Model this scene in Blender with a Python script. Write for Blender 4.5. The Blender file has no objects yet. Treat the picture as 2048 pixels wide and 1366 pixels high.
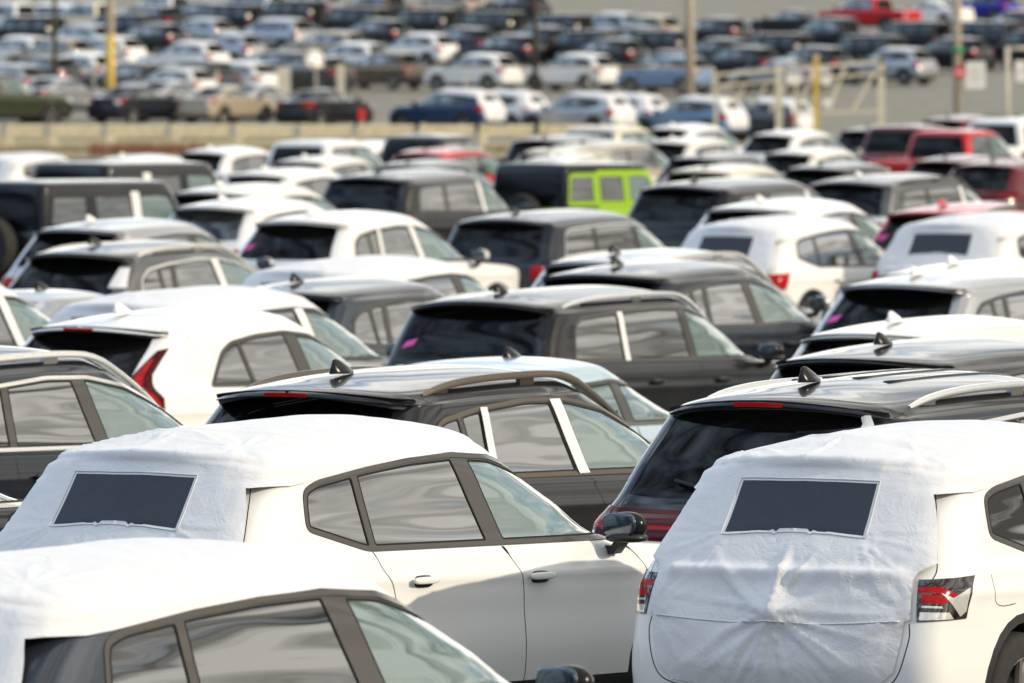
import bpy, math, random
import numpy as np
from mathutils import Vector, Matrix
from mathutils.geometry import delaunay_2d_cdt

S = bpy.context.scene
COL = S.collection
R = math.radians

# ---------------------------------------------------------------- camera, sky, sun, exposure
CAM_H = 3.7
cam = bpy.data.cameras.new('camera')
cam_o = bpy.data.objects.new('camera', cam); COL.objects.link(cam_o)
cam.lens = 400.0; cam.sensor_width = 36.0; cam.clip_start = 1.0; cam.clip_end = 6000.0
PITCH = math.atan((683-16)/22756)
cam_o.location = (0, 0, CAM_H)
cam_o.rotation_euler = (math.pi/2-PITCH, 0, 0)
cam.dof.use_dof = True; cam.dof.focus_distance = 55.0; cam.dof.aperture_fstop = 8.0
cam.dof.aperture_blades = 9
S.camera = cam_o

SUN_EL, SUN_AZ = R(24), R(112)        # azimuth measured clockwise from the view direction (+Y)
world = bpy.data.worlds.new('World'); S.world = world; world.use_nodes = True
def build_world():
    nt = world.node_tree; N = nt.nodes; L = nt.links; N.clear()
    out = N.new('ShaderNodeOutputWorld'); bg = N.new('ShaderNodeBackground'); L.new(bg.outputs[0], out.inputs[0])
    sky = N.new('ShaderNodeTexSky'); sky.sky_type = 'NISHITA'; sky.sun_disc = False
    sky.sun_elevation = SUN_EL; sky.sun_rotation = SUN_AZ
    sky.air_density = 1.0; sky.dust_density = 1.2; sky.ozone_density = 1.5
    tc = N.new('ShaderNodeTexCoord'); sx = N.new('ShaderNodeSeparateXYZ'); L.new(tc.outputs['Generated'], sx.inputs[0])
    def math_(op, a, b=None):
        m = N.new('ShaderNodeMath'); m.operation = op
        for i, v in enumerate((a, b)):
            if v is None: continue
            if hasattr(v, 'is_linked'): L.new(v, m.inputs[i])
            else: m.inputs[i].default_value = v
        return m.outputs[0]
    mp = N.new('ShaderNodeMapping'); mp.inputs['Scale'].default_value = (1.0, 1.0, 5.0); L.new(tc.outputs['Generated'], mp.inputs[0])
    nz = N.new('ShaderNodeTexNoise'); nz.inputs['Scale'].default_value = 2.6; nz.inputs['Detail'].default_value = 9; nz.inputs['Roughness'].default_value = .62; nz.inputs['Distortion'].default_value = .5
    L.new(mp.outputs[0], nz.inputs[0])
    rp = N.new('ShaderNodeValToRGB'); rp.color_ramp.elements[0].position = .33; rp.color_ramp.elements[1].position = .47
    L.new(nz.outputs[0], rp.inputs[0])
    n2 = N.new('ShaderNodeTexNoise'); n2.inputs['Scale'].default_value = 3.4; n2.inputs['Detail'].default_value = 9; n2.inputs['Distortion'].default_value = .4; L.new(mp.outputs[0], n2.inputs[0])
    r2 = N.new('ShaderNodeValToRGB')
    e = r2.color_ramp.elements; e[0].position = .40; e[0].color = (.75, .72, .68, 1); e[1].position = .60; e[1].color = (8.4, 8.2, 7.8, 1)
    L.new(n2.outputs[0], r2.inputs[0])
    mx = N.new('ShaderNodeMix'); mx.data_type = 'RGBA'
    L.new(rp.outputs[0], mx.inputs['Factor']); L.new(sky.outputs[0], mx.inputs[6]); L.new(r2.outputs[0], mx.inputs[7])
    dt = N.new('ShaderNodeVectorMath'); dt.operation = 'DOT_PRODUCT'; L.new(tc.outputs['Generated'], dt.inputs[0]); dt.inputs[1].default_value = (math.sin(SUN_AZ), math.cos(SUN_AZ), .1)
    mr = N.new('ShaderNodeMapRange'); mr.interpolation_type = 'SMOOTHSTEP'; mr.inputs[1].default_value = -.5; mr.inputs[2].default_value = .75; fy_ = math_('ADD', dt.outputs['Value'], math_('MULTIPLY', math_('MAXIMUM', sx.outputs[1], 0.0), 0.85)); L.new(fy_, mr.inputs[0])
    tn = N.new('ShaderNodeMix'); tn.data_type = 'RGBA'; tn.inputs[6].default_value = (1.0, 1.30, 1.76, 1); tn.inputs[7].default_value = (1.34, 1.32, 1.26, 1); L.new(mr.outputs[0], tn.inputs['Factor'])
    ml = N.new('ShaderNodeMix'); ml.data_type = 'RGBA'; ml.blend_type = 'MULTIPLY'; ml.inputs['Factor'].default_value = 1; L.new(mx.outputs[2], ml.inputs[6]); L.new(tn.outputs[2], ml.inputs[7])
    hz = N.new('ShaderNodeMapRange'); hz.interpolation_type = 'SMOOTHSTEP'; hz.inputs[1].default_value = .0; hz.inputs[2].default_value = .30; hz.inputs[3].default_value = .26; hz.inputs[4].default_value = 1.0; L.new(sx.outputs[2], hz.inputs[0])
    fw = N.new('ShaderNodeMapRange'); fw.interpolation_type = 'SMOOTHSTEP'; fw.inputs[1].default_value = .45; fw.inputs[2].default_value = .95; L.new(sx.outputs[1], fw.inputs[0])
    hb = N.new('ShaderNodeMix'); L.new(fw.outputs[0], hb.inputs[0]); L.new(hz.outputs[0], hb.inputs[2]); hb.inputs[3].default_value = 1.45
    vs = N.new('ShaderNodeVectorMath'); vs.operation = 'SCALE'; L.new(ml.outputs[2], vs.inputs[0]); L.new(hb.outputs[0], vs.inputs['Scale'])
    L.new(vs.outputs[0], bg.inputs[0]); bg.inputs[1].default_value = 0.15
build_world()
sun = bpy.data.lights.new('sun', 'SUN'); sun_o = bpy.data.objects.new('sun', sun); COL.objects.link(sun_o)
sun.energy = 3.0; sun.angle = R(.5); sun.color = (1.0, .86, .68)
sd = Vector((math.sin(SUN_AZ)*math.cos(SUN_EL), math.cos(SUN_AZ)*math.cos(SUN_EL), math.sin(SUN_EL)))
sun_o.rotation_euler = sd.to_track_quat('Z', 'Y').to_euler(); sun_o.location = (30, 0, 40)
S.view_settings.view_transform = 'Standard'; S.view_settings.look = 'None'
S.view_settings.gamma = 1; S.view_settings.use_curve_mapping = False
S.view_settings.exposure = 0.06
S.render.engine = 'CYCLES'
S.cycles.max_bounces = 10; S.cycles.transparent_max_bounces = 24; S.cycles.glossy_bounces = 5; S.cycles.diffuse_bounces = 3
S.cycles.sample_clamp_indirect = 6.0

# ---------------------------------------------------------------- numeric helpers
class Pchip:
    def __init__(s, x, Y):
        x = np.asarray(x, float); Y = np.asarray(Y, float)
        if Y.ndim == 1: Y = Y[:, None]
        h = np.diff(x)[:, None]; d = np.diff(Y, axis=0)/h
        m = np.zeros_like(Y)
        a, b = d[:-1], d[1:]; w1 = 2*h[1:]+h[:-1]; w2 = h[1:]+2*h[:-1]
        with np.errstate(all='ignore'):
            hm = (w1+w2)/(w1/a+w2/b)
        m[1:-1] = np.where(a*b > 0, hm, 0); m[0] = d[0]; m[-1] = d[-1]
        s.x, s.Y, s.m, s.h = x, Y, np.nan_to_num(m), h[:, 0]
    def __call__(s, v):
        v = np.clip(v, s.x[0], s.x[-1]); i = np.clip(np.searchsorted(s.x, v, side='right')-1, 0, len(s.x)-2)
        h = s.h[i]; t = (v-s.x[i])/h; t2 = t*t; t3 = t2*t
        o = ((2*t3-3*t2+1)[:, None]*s.Y[i] + (t3-2*t2+t)[:, None]*h[:, None]*s.m[i]
             + (-2*t3+3*t2)[:, None]*s.Y[i+1] + (t3-t2)[:, None]*h[:, None]*s.m[i+1])
        return o

def _profile(q0, q1, bow, late):
    q = np.linspace(0, 1, 3001)
    t = np.clip((q-q0)/(q1-q0), 0, 1); s = t*t*(3-2*t)
    phi = np.where(q < q0, bow*q/q0, bow+(late-bow)*s)
    phi = np.where(q > q1, late+(90-late)*(q-q1)/(1-q1), phi)
    phi = np.radians(phi)
    fy = np.concatenate([[0], np.cumsum((np.cos(phi[1:])+np.cos(phi[:-1]))/2)]); fx = np.concatenate([[0], np.cumsum((np.sin(phi[1:])+np.sin(phi[:-1]))/2)])
    return q, fy/fy[-1], fx/fx[-1]
PROF = _profile(.60, .84, 8, 80)
PROF2 = (lambda u: .62*u**2.1+.38*u**7)

class Skin:
    """rings: rows (z, rear_x, front_inset, half_width, rear_corner, front_corner, bend)"""
    def __init__(s, rings, L, arch=.04, xp=2.0, taper=.05, slope=.012, flare=None, bow=None, crown=.07):
        A = np.array([list(r)+[kb] for r, kb in zip(rings, bow or [0]*len(rings))], float); s.L = L
        A[:, 2] = L-A[:, 2]
        dz = np.diff(A[:, 0]); dw = np.diff(A[:, 3]); dx = np.abs(np.diff(A[:, 1])); dxf = np.abs(np.diff(A[:, 2]))
        V = np.concatenate([[0], np.cumsum(np.sqrt(dz**2+dw**2)+.35*np.minimum(dx, .6)+.12*np.minimum(dxf, 1.0))])
        s.V = V; s.VT = V[-1]; s.f = Pchip(V, A); s.crown = crown; s.arch, s.xp, s.taper, s.slope, s.flare = arch, xp, taper, slope, flare
        s.a = 1.15; s.b = s.a+L*.72; s.c = s.b+1.2
        s.zlo = A[0, 0]
        T, W = np.meshgrid(np.linspace(0, s.c, 220), np.linspace(0, s.VT, 200), indexing='ij')
        s.gT, s.gV = T.ravel(), W.ravel(); s.gP = s.P(s.gT, s.gV)
    def P(s, T, V):
        T = np.asarray(T, float); V = np.asarray(V, float); r = s.f(V)
        z, xr, xf, w, cr, cf, bend, kb = r.T
        q, fy, fx = PROF
        u = np.clip(T/s.a, 0, 1); uf = np.clip((s.c-T)/(s.c-s.b), 0, 1); m = np.clip((T-s.a)/(s.b-s.a), 0, 1)
        y = w*np.where(T < s.a, np.interp(u, q, fy), np.where(T > s.b, np.interp(uf, q, fy), 1.0))
        x = np.where(T < s.a, xr+cr*((1-kb)*np.interp(u, q, fx)+kb*PROF2(u)), np.where(T > s.b, xf-cf*np.interp(uf, q, fx), (xr+cr)*(1-m)+(xf-cf)*m))
        xm = s.L*.5
        y = y*(1-s.taper*((x-xm)/xm)**2)
        if s.flare:
            for fxx in s.flare:
                y = y+np.where(w > .5, .022*np.exp(-((x-fxx)/.42)**4-((z-.5)/.3)**4), 0)*np.where((T > s.a*.8) & (T < s.c-.8*(s.c-s.b)+.0), 1, 0)
        y = y+np.where(w > .3, .010*np.exp(-((z-.90)/.035)**2)-.008*np.exp(-((z-.72)/.10)**2), 0)*np.clip((T-.6*s.a)/(.4*s.a), 0, 1)*np.clip((s.c-T-.3)/.6, 0, 1)
        z = z+.03*kb*np.clip(1-(y/.72)**2, 0, 1)*(z > 1.2)-s.crown*bend*(y/.9)**2-s.arch*bend*((x-s.xp)/1.2)**2+s.slope*np.clip((z-.5)*2, 0, 1)*(1-bend)*(xm-x)
        return np.stack([x, y, z], 1)
    def N(s, T, V):
        e = 2e-3
        T = np.asarray(T, float); V = np.asarray(V, float)
        dT = s.P(np.clip(T+e, 0, s.c), V)-s.P(np.clip(T-e, 0, s.c), V); dV = s.P(T, np.clip(V+e, 0, s.VT))-s.P(T, np.clip(V-e, 0, s.VT))
        n = np.cross(dV, dT); l = np.linalg.norm(n, axis=1, keepdims=True)
        bad = l[:, 0] < 1e-9
        n = n/np.maximum(l, 1e-12); n[bad] = (0, 0, 1)
        top = V > s.VT-1e-6; n[top, 1] = 0; n[T < 1e-6, 1] = 0; n[T > s.c-1e-6, 1] = 0
        n /= np.maximum(np.linalg.norm(n, axis=1, keepdims=True), 1e-9)
        return n
    def inv(s, pts, space):
        """space: 's' (x,z) side, 'r' (y,z) rear, 'f' (y,z) front, 't' (Tfrac,z), 'p' (x,y) from above"""
        pts = np.asarray(pts, float)
        if space == 't':
            T = np.where(pts[:, 0] <= 1, pts[:, 0]*s.a, s.a+(pts[:, 0]-1)*(s.b-s.a)); V = np.zeros(len(T))
            vs = np.linspace(0, s.VT, 400)
            for i in range(len(T)):
                P = s.P(np.full(400, T[i]), vs); k = np.argmax(P[:, 2] >= pts[i, 1]); V[i] = vs[k] if k == 0 else np.interp(pts[i, 1], [P[k-1, 2], P[k, 2]], [vs[k-1], vs[k]])
            return np.stack([T, V], 1)
        ax = {'s': (0, 2), 'r': (1, 2), 'f': (1, 2), 'p': (0, 1)}[space]
        g = s.gP[:, ax]
        if space == 's': m = (s.gT > .55*s.a) & (s.gT < s.c-.35*(s.c-s.b))
        elif space == 'r': m = s.gT < s.a
        elif space == 'f': m = s.gT > s.b
        else: m = s.gP[:, 2] > .8
        if space in 'sp':
            w = s.f(s.gV)[:, 3]
            if space == 's': m = m & (w > .45)
        idx = np.nonzero(m)[0]
        if space == 'f': lo, hi = s.b, s.c
        elif space == 'r': lo, hi = 0, s.a
        elif space == 's': lo, hi = .4*s.a, s.c-.2*(s.c-s.b)
        else: lo, hi = 0, s.c
        gm = g[idx]; T = np.zeros(len(pts)); V = np.zeros(len(pts))
        for i, p in enumerate(pts):
            k = idx[np.argmin(((gm-p)**2).sum(1))]; T[i], V[i] = s.gT[k], s.gV[k]
        e = 1e-3
        for it in range(12):
            F = s.P(T, V)[:, ax]-pts
            JT = (s.P(T+e, V)[:, ax]-s.P(T-e, V)[:, ax])/(2*e); JV = (s.P(T, V+e)[:, ax]-s.P(T, V-e)[:, ax])/(2*e)
            # damped least squares
            a = (JT*JT).sum(1)+1e-5; b = (JT*JV).sum(1); c = (JV*JV).sum(1)+1e-5
            g1 = (JT*F).sum(1); g2 = (JV*F).sum(1); det = a*c-b*b
            dT = (c*g1-b*g2)/det; dV = (a*g2-b*g1)/det
            T = np.clip(T-np.clip(dT, -.05, .05), lo, hi); V = np.clip(V-np.clip(dV, -.05, .05), 0, s.VT)
        return np.stack([T, V], 1)

def dens(pts, h, closed=True):
    pts = [np.array(p, float) for p in pts]; out = []
    n = len(pts)
    for i in range(n if closed else n-1):
        a, b = pts[i], pts[(i+1) % n]; k = max(1, int(math.ceil(np.linalg.norm(b-a)/h)))
        for j in range(k): out.append(a+(b-a)*j/k)
    if not closed: out.append(pts[-1])
    return np.array(out)
def chaikin(pts, r=.06, it=1):
    """round the corners of a closed polygon, radius about r"""
    pts = [np.array(p, float) for p in pts]; n = len(pts); out = []
    for i in range(n):
        p, a, b = pts[i], pts[i-1], pts[(i+1) % n]
        da, db = np.linalg.norm(a-p), np.linalg.norm(b-p)
        ra, rb = min(r, da*.45), min(r, db*.45)
        A = p+(a-p)/max(da, 1e-9)*ra; B = p+(b-p)/max(db, 1e-9)*rb
        for t in (0, .25, .5, .75, 1): out.append((1-t)**2*A+2*t*(1-t)*p+t*t*B)
    return np.array(out)
def area2(p):
    p = np.asarray(p); return .5*np.sum(p[:, 0]*np.roll(p[:, 1], -1)-np.roll(p[:, 0], -1)*p[:, 1])
def clip_half(poly, p, n):
    """keep the side where (q-p).n >= 0"""
    out = []; m = len(poly)
    for i in range(m):
        a, b = poly[i], poly[(i+1) % m]; da = np.dot(a-p, n); db = np.dot(b-p, n)
        if da >= 0: out.append(a)
        if da*db < 0: out.append(a+(b-a)*da/(da-db))
    return np.array(out) if len(out) > 2 else np.zeros((0, 2))
def inset(poly, d):
    poly = np.asarray(poly, float)
    if area2(poly) < 0: poly = poly[::-1]
    res = poly.copy(); n = len(poly)
    for i in range(n):
        a, b = poly[i], poly[(i+1) % n]; t = b-a; l = np.linalg.norm(t)
        if l < 1e-9: continue
        nrm = np.array([-t[1], t[0]])/l
        res = clip_half(res, a+nrm*d, nrm)
        if len(res) == 0: break
    return res
def in_poly(P, poly):
    x, y = P[:, 0], P[:, 1]; c = np.zeros(len(P), bool); n = len(poly)
    for i in range(n):
        x1, y1 = poly[i]; x2, y2 = poly[(i+1) % n]
        if y1 == y2: continue
        c ^= ((y1 > y) != (y2 > y)) & (x < (x2-x1)*(y-y1)/(y2-y1)+x1)
    return c
def strip(path, w):
    """closed loop of width w round an open path"""
    p = np.asarray(path, float); t = np.gradient(p, axis=0); t /= np.maximum(np.linalg.norm(t, axis=1, keepdims=True), 1e-9)
    n = np.stack([-t[:, 1], t[:, 0]], 1)*w/2
    return np.concatenate([p+n, (p-n)[::-1]])
def smooth_path(pts, n=6):
    """Catmull-Rom through points"""
    p = np.asarray(pts, float); q = np.vstack([2*p[0]-p[1], p, 2*p[-1]-p[-2]]); out = []
    for i in range(1, len(q)-2):
        for t in np.linspace(0, 1, n, endpoint=False):
            out.append(.5*((2*q[i])+(-q[i-1]+q[i+1])*t+(2*q[i-1]-5*q[i]+4*q[i+1]-q[i+2])*t*t+(-q[i-1]+3*q[i]-3*q[i+1]+q[i+2])*t**3))
    out.append(p[-1]); return np.array(out)

def tessellate(skin, loops, h):
    """loops: list of (region, Nx2 array in the (T,V) domain). Later loops win. -> pts, tris, region index"""
    c, VT = skin.c, skin.VT
    bnd = dens([(0, 0), (c, 0), (c, VT), (0, VT)], h)
    vs = [tuple(p) for p in bnd]; es = [(i, (i+1) % len(vs)) for i in range(len(vs))]
    cons = [bnd]
    for nm, lp in loops:
        lp = np.clip(lp, [0, 0], [c, VT]); k0 = len(vs); vs += [tuple(p) for p in lp]; n = len(lp)
        es += [(k0+i, k0+(i+1) % n) for i in range(n)]; cons.append(lp)
    C = np.vstack(cons)
    nx, ny = int(c/h), max(4, int(VT/(h*.87)))
    grid = []
    cell = {}
    for p in C: cell.setdefault((int(p[0]/h), int(p[1]/h)), []).append(p)
    for j in range(1, ny):
        for i in range(0, nx+1):
            p = ((i+(.5 if j % 2 else 0))*c/nx, j*VT/ny)
            if p[0] < h*.4 or p[0] > c-h*.4: continue
            k = (int(p[0]/h), int(p[1]/h)); ok = True
            for a in (-1, 0, 1):
                for b in (-1, 0, 1):
                    for q in cell.get((k[0]+a, k[1]+b), ()):
                        if (q[0]-p[0])**2+(q[1]-p[1])**2 < (h*.38)**2: ok = False; break
                    if not ok: break
                if not ok: break
            if ok: grid.append(p)
    vs += grid
    r = delaunay_2d_cdt([Vector(v) for v in vs], es, [], 0, 1e-5)
    pts = np.array([(v.x, v.y) for v in r[0]]); tris = np.array([f for f in r[2] if len(f) == 3], int)
    cen = pts[tris].mean(1)
    reg = np.zeros(len(tris), int)
    for k, (nm, lp) in enumerate(loops):
        m = (cen[:, 0] >= lp[:, 0].min()) & (cen[:, 0] <= lp[:, 0].max()) & (cen[:, 1] >= lp[:, 1].min()) & (cen[:, 1] <= lp[:, 1].max())
        ii = np.nonzero(m)[0]
        if len(ii): reg[ii[in_poly(cen[ii], lp)]] = k+1
    return pts, tris, reg

def np_mesh(name, P, F, Nn=None, mats=None, mi=None, smooth=True):
    me = bpy.data.meshes.new(name)
    me.from_pydata([tuple(p) for p in P], [], [tuple(int(i) for i in f) for f in F])
    if mi is not None: me.polygons.foreach_set('material_index', np.asarray(mi, dtype=np.int32))
    me.polygons.foreach_set('use_smooth', np.full(len(me.polygons), smooth))
    for m in (mats or []): me.materials.append(m)
    me.update()
    if Nn is not None: me.normals_split_custom_set_from_vertices([tuple(n) for n in Nn])
    return me

def extract(skin, pts, tris, keep, off=0.0, side=0, flip=False):
    """side 0 both halves, +1 the left (y>0), -1 the right. returns P, F, N, keepindex"""
    f = tris[keep]; u, inv = np.unique(f, return_inverse=True); f = inv.reshape(f.shape)
    T, V = pts[u, 0], pts[u, 1]
    P = skin.P(T, V); N = skin.N(T, V); P = P+N*off
    g = np.cross(P[f[:, 1]]-P[f[:, 0]], P[f[:, 2]]-P[f[:, 0]]); s = (g*N[f].mean(1)).sum(1) < 0
    f = np.where(s[:, None], f[:, ::-1], f)
    if flip: f = f[:, ::-1]; N = -N
    Pm, Nm = P*[1, -1, 1], N*[1, -1, 1]; fm = f[:, ::-1]
    if side == 1: return P, f, N
    if side == -1: return Pm, fm, Nm
    return np.vstack([P, Pm]), np.vstack([f, fm+len(P)]), np.vstack([N, Nm])

class MB:
    """collects simple shapes into one mesh"""
    def __init__(s): s.v = []; s.f = []; s.m = []
    def add(s, vs, fs, m=0):
        k = len(s.v); s.v += [tuple(v) for v in vs]; s.f += [tuple(i+k for i in f) for f in fs]; s.m += [m]*len(fs); return s
    def box(s, c, d, m=0, rz=0, ry=0):
        x, y, z = (a/2 for a in d); M = Matrix.Translation(c) @ Matrix.Rotation(rz, 4, 'Z') @ Matrix.Rotation(ry, 4, 'Y')
        vs = [M @ Vector((sx*x, sy*y, sz*z)) for sx in (-1, 1) for sy in (-1, 1) for sz in (-1, 1)]
        return s.add(vs, [(0, 1, 3, 2), (4, 6, 7, 5), (0, 4, 5, 1), (2, 3, 7, 6), (0, 2, 6, 4), (1, 5, 7, 3)], m)
    def sell(s, c, d, e=.6, m=0, nu=20, nv=12, M=None):
        """superellipsoid"""
        def p(a, k): return math.copysign(abs(a)**k, a)
        vs = []; fs = []
        for j in range(nv+1):
            ph = -math.pi/2+math.pi*j/nv
            for i in range(nu):
                th = 2*math.pi*i/nu
                v = Vector((d[0]/2*p(math.cos(ph), e)*p(math.cos(th), e), d[1]/2*p(math.cos(ph), e)*p(math.sin(th), e), d[2]/2*p(math.sin(ph), e)))
                if M: v = M @ v
                vs.append(v+Vector(c))
        for j in range(nv):
            for i in range(nu): fs.append((j*nu+i, j*nu+(i+1) % nu, (j+1)*nu+(i+1) % nu, (j+1)*nu+i))
        return s.add(vs, fs, m)
    def cyl(s, a, b, r0, r1=None, n=16, m=0, cap=True):
        a, b = Vector(a), Vector(b); r1 = r0 if r1 is None else r1; ax = (b-a).normalized()
        u = ax.orthogonal().normalized(); w = ax.cross(u); vs = []
        for (c, r) in ((a, r0), (b, r1)):
            for i in range(n):
                t = 2*math.pi*i/n; vs.append(c+u*r*math.cos(t)+w*r*math.sin(t))
        fs = [(i, (i+1) % n, n+(i+1) % n, n+i) for i in range(n)]
        if cap: fs += [tuple(range(n))[::-1], tuple(range(n, 2*n))]
        return s.add(vs, fs, m)
    def lathe(s, prof, c, n=28, m=0, axis='Y'):
        """prof: (axial, radius) pairs"""
        vs = []; fs = []; k = len(prof)
        for i in range(n):
            t = 2*math.pi*i/n
            for (a, r) in prof:
                if axis == 'Y': vs.append((c[0]+r*math.cos(t), c[1]+a, c[2]+r*math.sin(t)))
                else: vs.append((c[0]+r*math.cos(t), c[1]+r*math.sin(t), c[2]+a))
        for i in range(n):
            for j in range(k-1): fs.append((i*k+j, i*k+j+1, ((i+1) % n)*k+j+1, ((i+1) % n)*k+j))
        return s.add(vs, fs, m)
    def sweep(s, path, prof, m=0, up=(0, 0, 1), scale=None, cap=True):
        path = [Vector(p) for p in path]; n = len(prof); vs = []; fs = []
        for i, p in enumerate(path):
            t = (path[min(i+1, len(path)-1)]-path[max(i-1, 0)]).normalized(); a = Vector(up).cross(t).normalized(); b = t.cross(a)
            k = scale[i] if scale else 1
            for (x, y) in prof: vs.append(p+a*x*k+b*y*k)
        for i in range(len(path)-1):
            for j in range(n): fs.append((i*n+j, i*n+(j+1) % n, (i+1)*n+(j+1) % n, (i+1)*n+j))
        if cap: fs += [tuple(range(n))[::-1], tuple(range((len(path)-1)*n, len(path)*n))]
        return s.add(vs, fs, m)
    def mesh(s, name, mats, smooth=True, angle=None):
        me = bpy.data.meshes.new(name); me.from_pydata(s.v, [], s.f)
        me.polygons.foreach_set('material_index', np.array(s.m, dtype=np.int32)); me.polygons.foreach_set('use_smooth', np.full(len(s.f), smooth))
        for m in mats: me.materials.append(m)
        if angle is not None and smooth: me.set_sharp_from_angle(angle=R(angle))
        me.update(); return me

# ---------------------------------------------------------------- materials
def new_mat(name):
    m = bpy.data.materials.new(name); m.use_nodes = True; nt = m.node_tree
    return m, nt, nt.nodes, nt.links, nt.nodes['Principled BSDF']
def bump(nt, b, scale, strength, dist=.01, detail=3, stretch=None, kind='noise'):
    N, L = nt.nodes, nt.links
    tc = N.new('ShaderNodeTexCoord'); src = tc.outputs['Object']
    if stretch:
        mp = N.new('ShaderNodeMapping'); mp.inputs['Scale'].default_value = stretch; L.new(src, mp.inputs[0]); src = mp.outputs[0]
    nz = N.new('ShaderNodeTexNoise'); nz.inputs['Scale'].default_value = scale; nz.inputs['Detail'].default_value = detail
    L.new(src, nz.inputs[0]); bp = N.new('ShaderNodeBump'); bp.inputs['Strength'].default_value = strength; bp.inputs['Distance'].default_value = dist
    L.new(nz.outputs[0], bp.inputs['Height']); L.new(bp.outputs[0], b.inputs['Normal']); return nz
def simple(name, col, rough=.5, metal=0, coat=0, spec=.5, noise=0, nscale=8, bmp=None):
    m, nt, N, L, b = new_mat(name)
    b.inputs['Base Color'].default_value = (*col, 1); b.inputs['Roughness'].default_value = rough; b.inputs['Metallic'].default_value = metal
    b.inputs['Coat Weight'].default_value = coat; b.inputs['Coat Roughness'].default_value = .04; b.inputs['Specular IOR Level'].default_value = spec
    if noise:
        tc = N.new('ShaderNodeTexCoord'); nz = N.new('ShaderNodeTexNoise'); nz.inputs['Scale'].default_value = nscale; nz.inputs['Detail'].default_value = 6
        L.new(tc.outputs['Object'], nz.inputs[0]); mr = N.new('ShaderNodeMapRange'); L.new(nz.outputs[0], mr.inputs[0])
        mr.inputs[1].default_value = .3; mr.inputs[2].default_value = .7; mr.inputs[3].default_value = 1-noise; mr.inputs[4].default_value = 1+noise
        mx = N.new('ShaderNodeVectorMath'); mx.operation = 'SCALE'; mx.inputs[0].default_value = col; L.new(mr.outputs[0], mx.inputs['Scale'])
        L.new(mx.outputs[0], b.inputs['Base Color'])
    if bmp: bump(nt, b, *bmp)
    return m
def paint(name, col, metal=0.0, rough=.35):
    """clear-coated paint with a thin uneven film of road dust"""
    m, nt, N, L, b = new_mat(name)
    tc = N.new('ShaderNodeTexCoord'); nz = N.new('ShaderNodeTexNoise'); nz.inputs['Scale'].default_value = 2.2; nz.inputs['Detail'].default_value = 8; nz.inputs['Roughness'].default_value = .65
    L.new(tc.outputs['Object'], nz.inputs[0])
    mr = N.new('ShaderNodeMapRange'); mr.inputs[1].default_value = .42; mr.inputs[2].default_value = .72; mr.inputs[3].default_value = .0; mr.inputs[4].default_value = .025; L.new(nz.outputs[0], mr.inputs[0])
    mx = N.new('ShaderNodeMix'); mx.data_type = 'RGBA'; L.new(mr.outputs[0], mx.inputs['Factor']); mx.inputs[6].default_value = (*col, 1); mx.inputs[7].default_value = (.38, .35, .31, 1)
    L.new(mx.outputs[2], b.inputs['Base Color'])
    cr = N.new('ShaderNodeMapRange'); cr.inputs[3].default_value = .01; cr.inputs[4].default_value = .06; L.new(nz.outputs[0], cr.inputs[0]); L.new(cr.outputs[0], b.inputs['Coat Roughness'])
    b.inputs['Metallic'].default_value = metal; b.inputs['Roughness'].default_value = rough; b.inputs['Coat Weight'].default_value = .8; b.inputs['Coat IOR'].default_value = 1.42; b.inputs['Specular IOR Level'].default_value = .12
    return m
def glass(name, tint, refl=1.9, dust=.03, wob=.25, dcol=(.45, .43, .40)):
    """a pane: tinted see-through, mirror at grazing angles, a diffuse film (slight dust, painted haze on front panes), pressed-glass waviness"""
    m = bpy.data.materials.new(name); m.use_nodes = True; nt = m.node_tree; N, L = nt.nodes, nt.links; N.clear()
    out = N.new('ShaderNodeOutputMaterial'); tr = N.new('ShaderNodeBsdfTransparent'); tr.inputs[0].default_value = (*tint, 1)
    gl = N.new('ShaderNodeBsdfGlossy'); gl.inputs['Roughness'].default_value = .015; gl.inputs[0].default_value = (.95, .96, .97, 1)
    df = N.new('ShaderNodeBsdfDiffuse'); df.inputs[0].default_value = (*dcol, 1)
    fr = N.new('ShaderNodeFresnel'); fr.inputs[0].default_value = 1.52
    mu = N.new('ShaderNodeMath'); mu.operation = 'MULTIPLY'; mu.use_clamp = True; mu.inputs[1].default_value = refl; L.new(fr.outputs[0], mu.inputs[0])
    tc = N.new('ShaderNodeTexCoord'); mp = N.new('ShaderNodeMapping'); mp.inputs['Scale'].default_value = (.5, .5, 3.0); L.new(tc.outputs['Object'], mp.inputs[0])
    nz = N.new('ShaderNodeTexNoise'); nz.inputs['Scale'].default_value = 1.5; nz.inputs['Detail'].default_value = 1; L.new(mp.outputs[0], nz.inputs[0])
    bp = N.new('ShaderNodeBump'); bp.inputs['Strength'].default_value = wob; bp.inputs['Distance'].default_value = .02; L.new(nz.outputs[0], bp.inputs['Height'])
    L.new(bp.outputs[0], gl.inputs['Normal'])
    a = N.new('ShaderNodeMixShader'); a.inputs[0].default_value = dust; L.new(tr.outputs[0], a.inputs[1]); L.new(df.outputs[0], a.inputs[2])
    b = N.new('ShaderNodeMixShader'); L.new(mu.outputs[0], b.inputs[0]); L.new(a.outputs[0], b.inputs[1]); L.new(gl.outputs[0], b.inputs[2]); L.new(b.outputs[0], out.inputs[0])
    return m
M = {}
M['white'] = paint('white_paint', (.80, .80, .78), 0, .3)
M['pearl'] = paint('pearl_paint', (.74, .72, .66), .1, .3)
M['cream'] = paint('cream_paint', (.66, .60, .48), .15, .35)
M['black'] = paint('black_paint', (.008, .009, .012), .0, .3)
M['blueblack'] = paint('blue_black_paint', (.012, .016, .026), .3, .3)
M['slate'] = paint('slate_paint', (.038, .048, .064), .45, .32)
M['grey'] = paint('grey_paint', (.10, .105, .11), .5, .35)
M['graphite'] = paint('graphite_paint', (.018, .019, .022), .4, .3)
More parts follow.
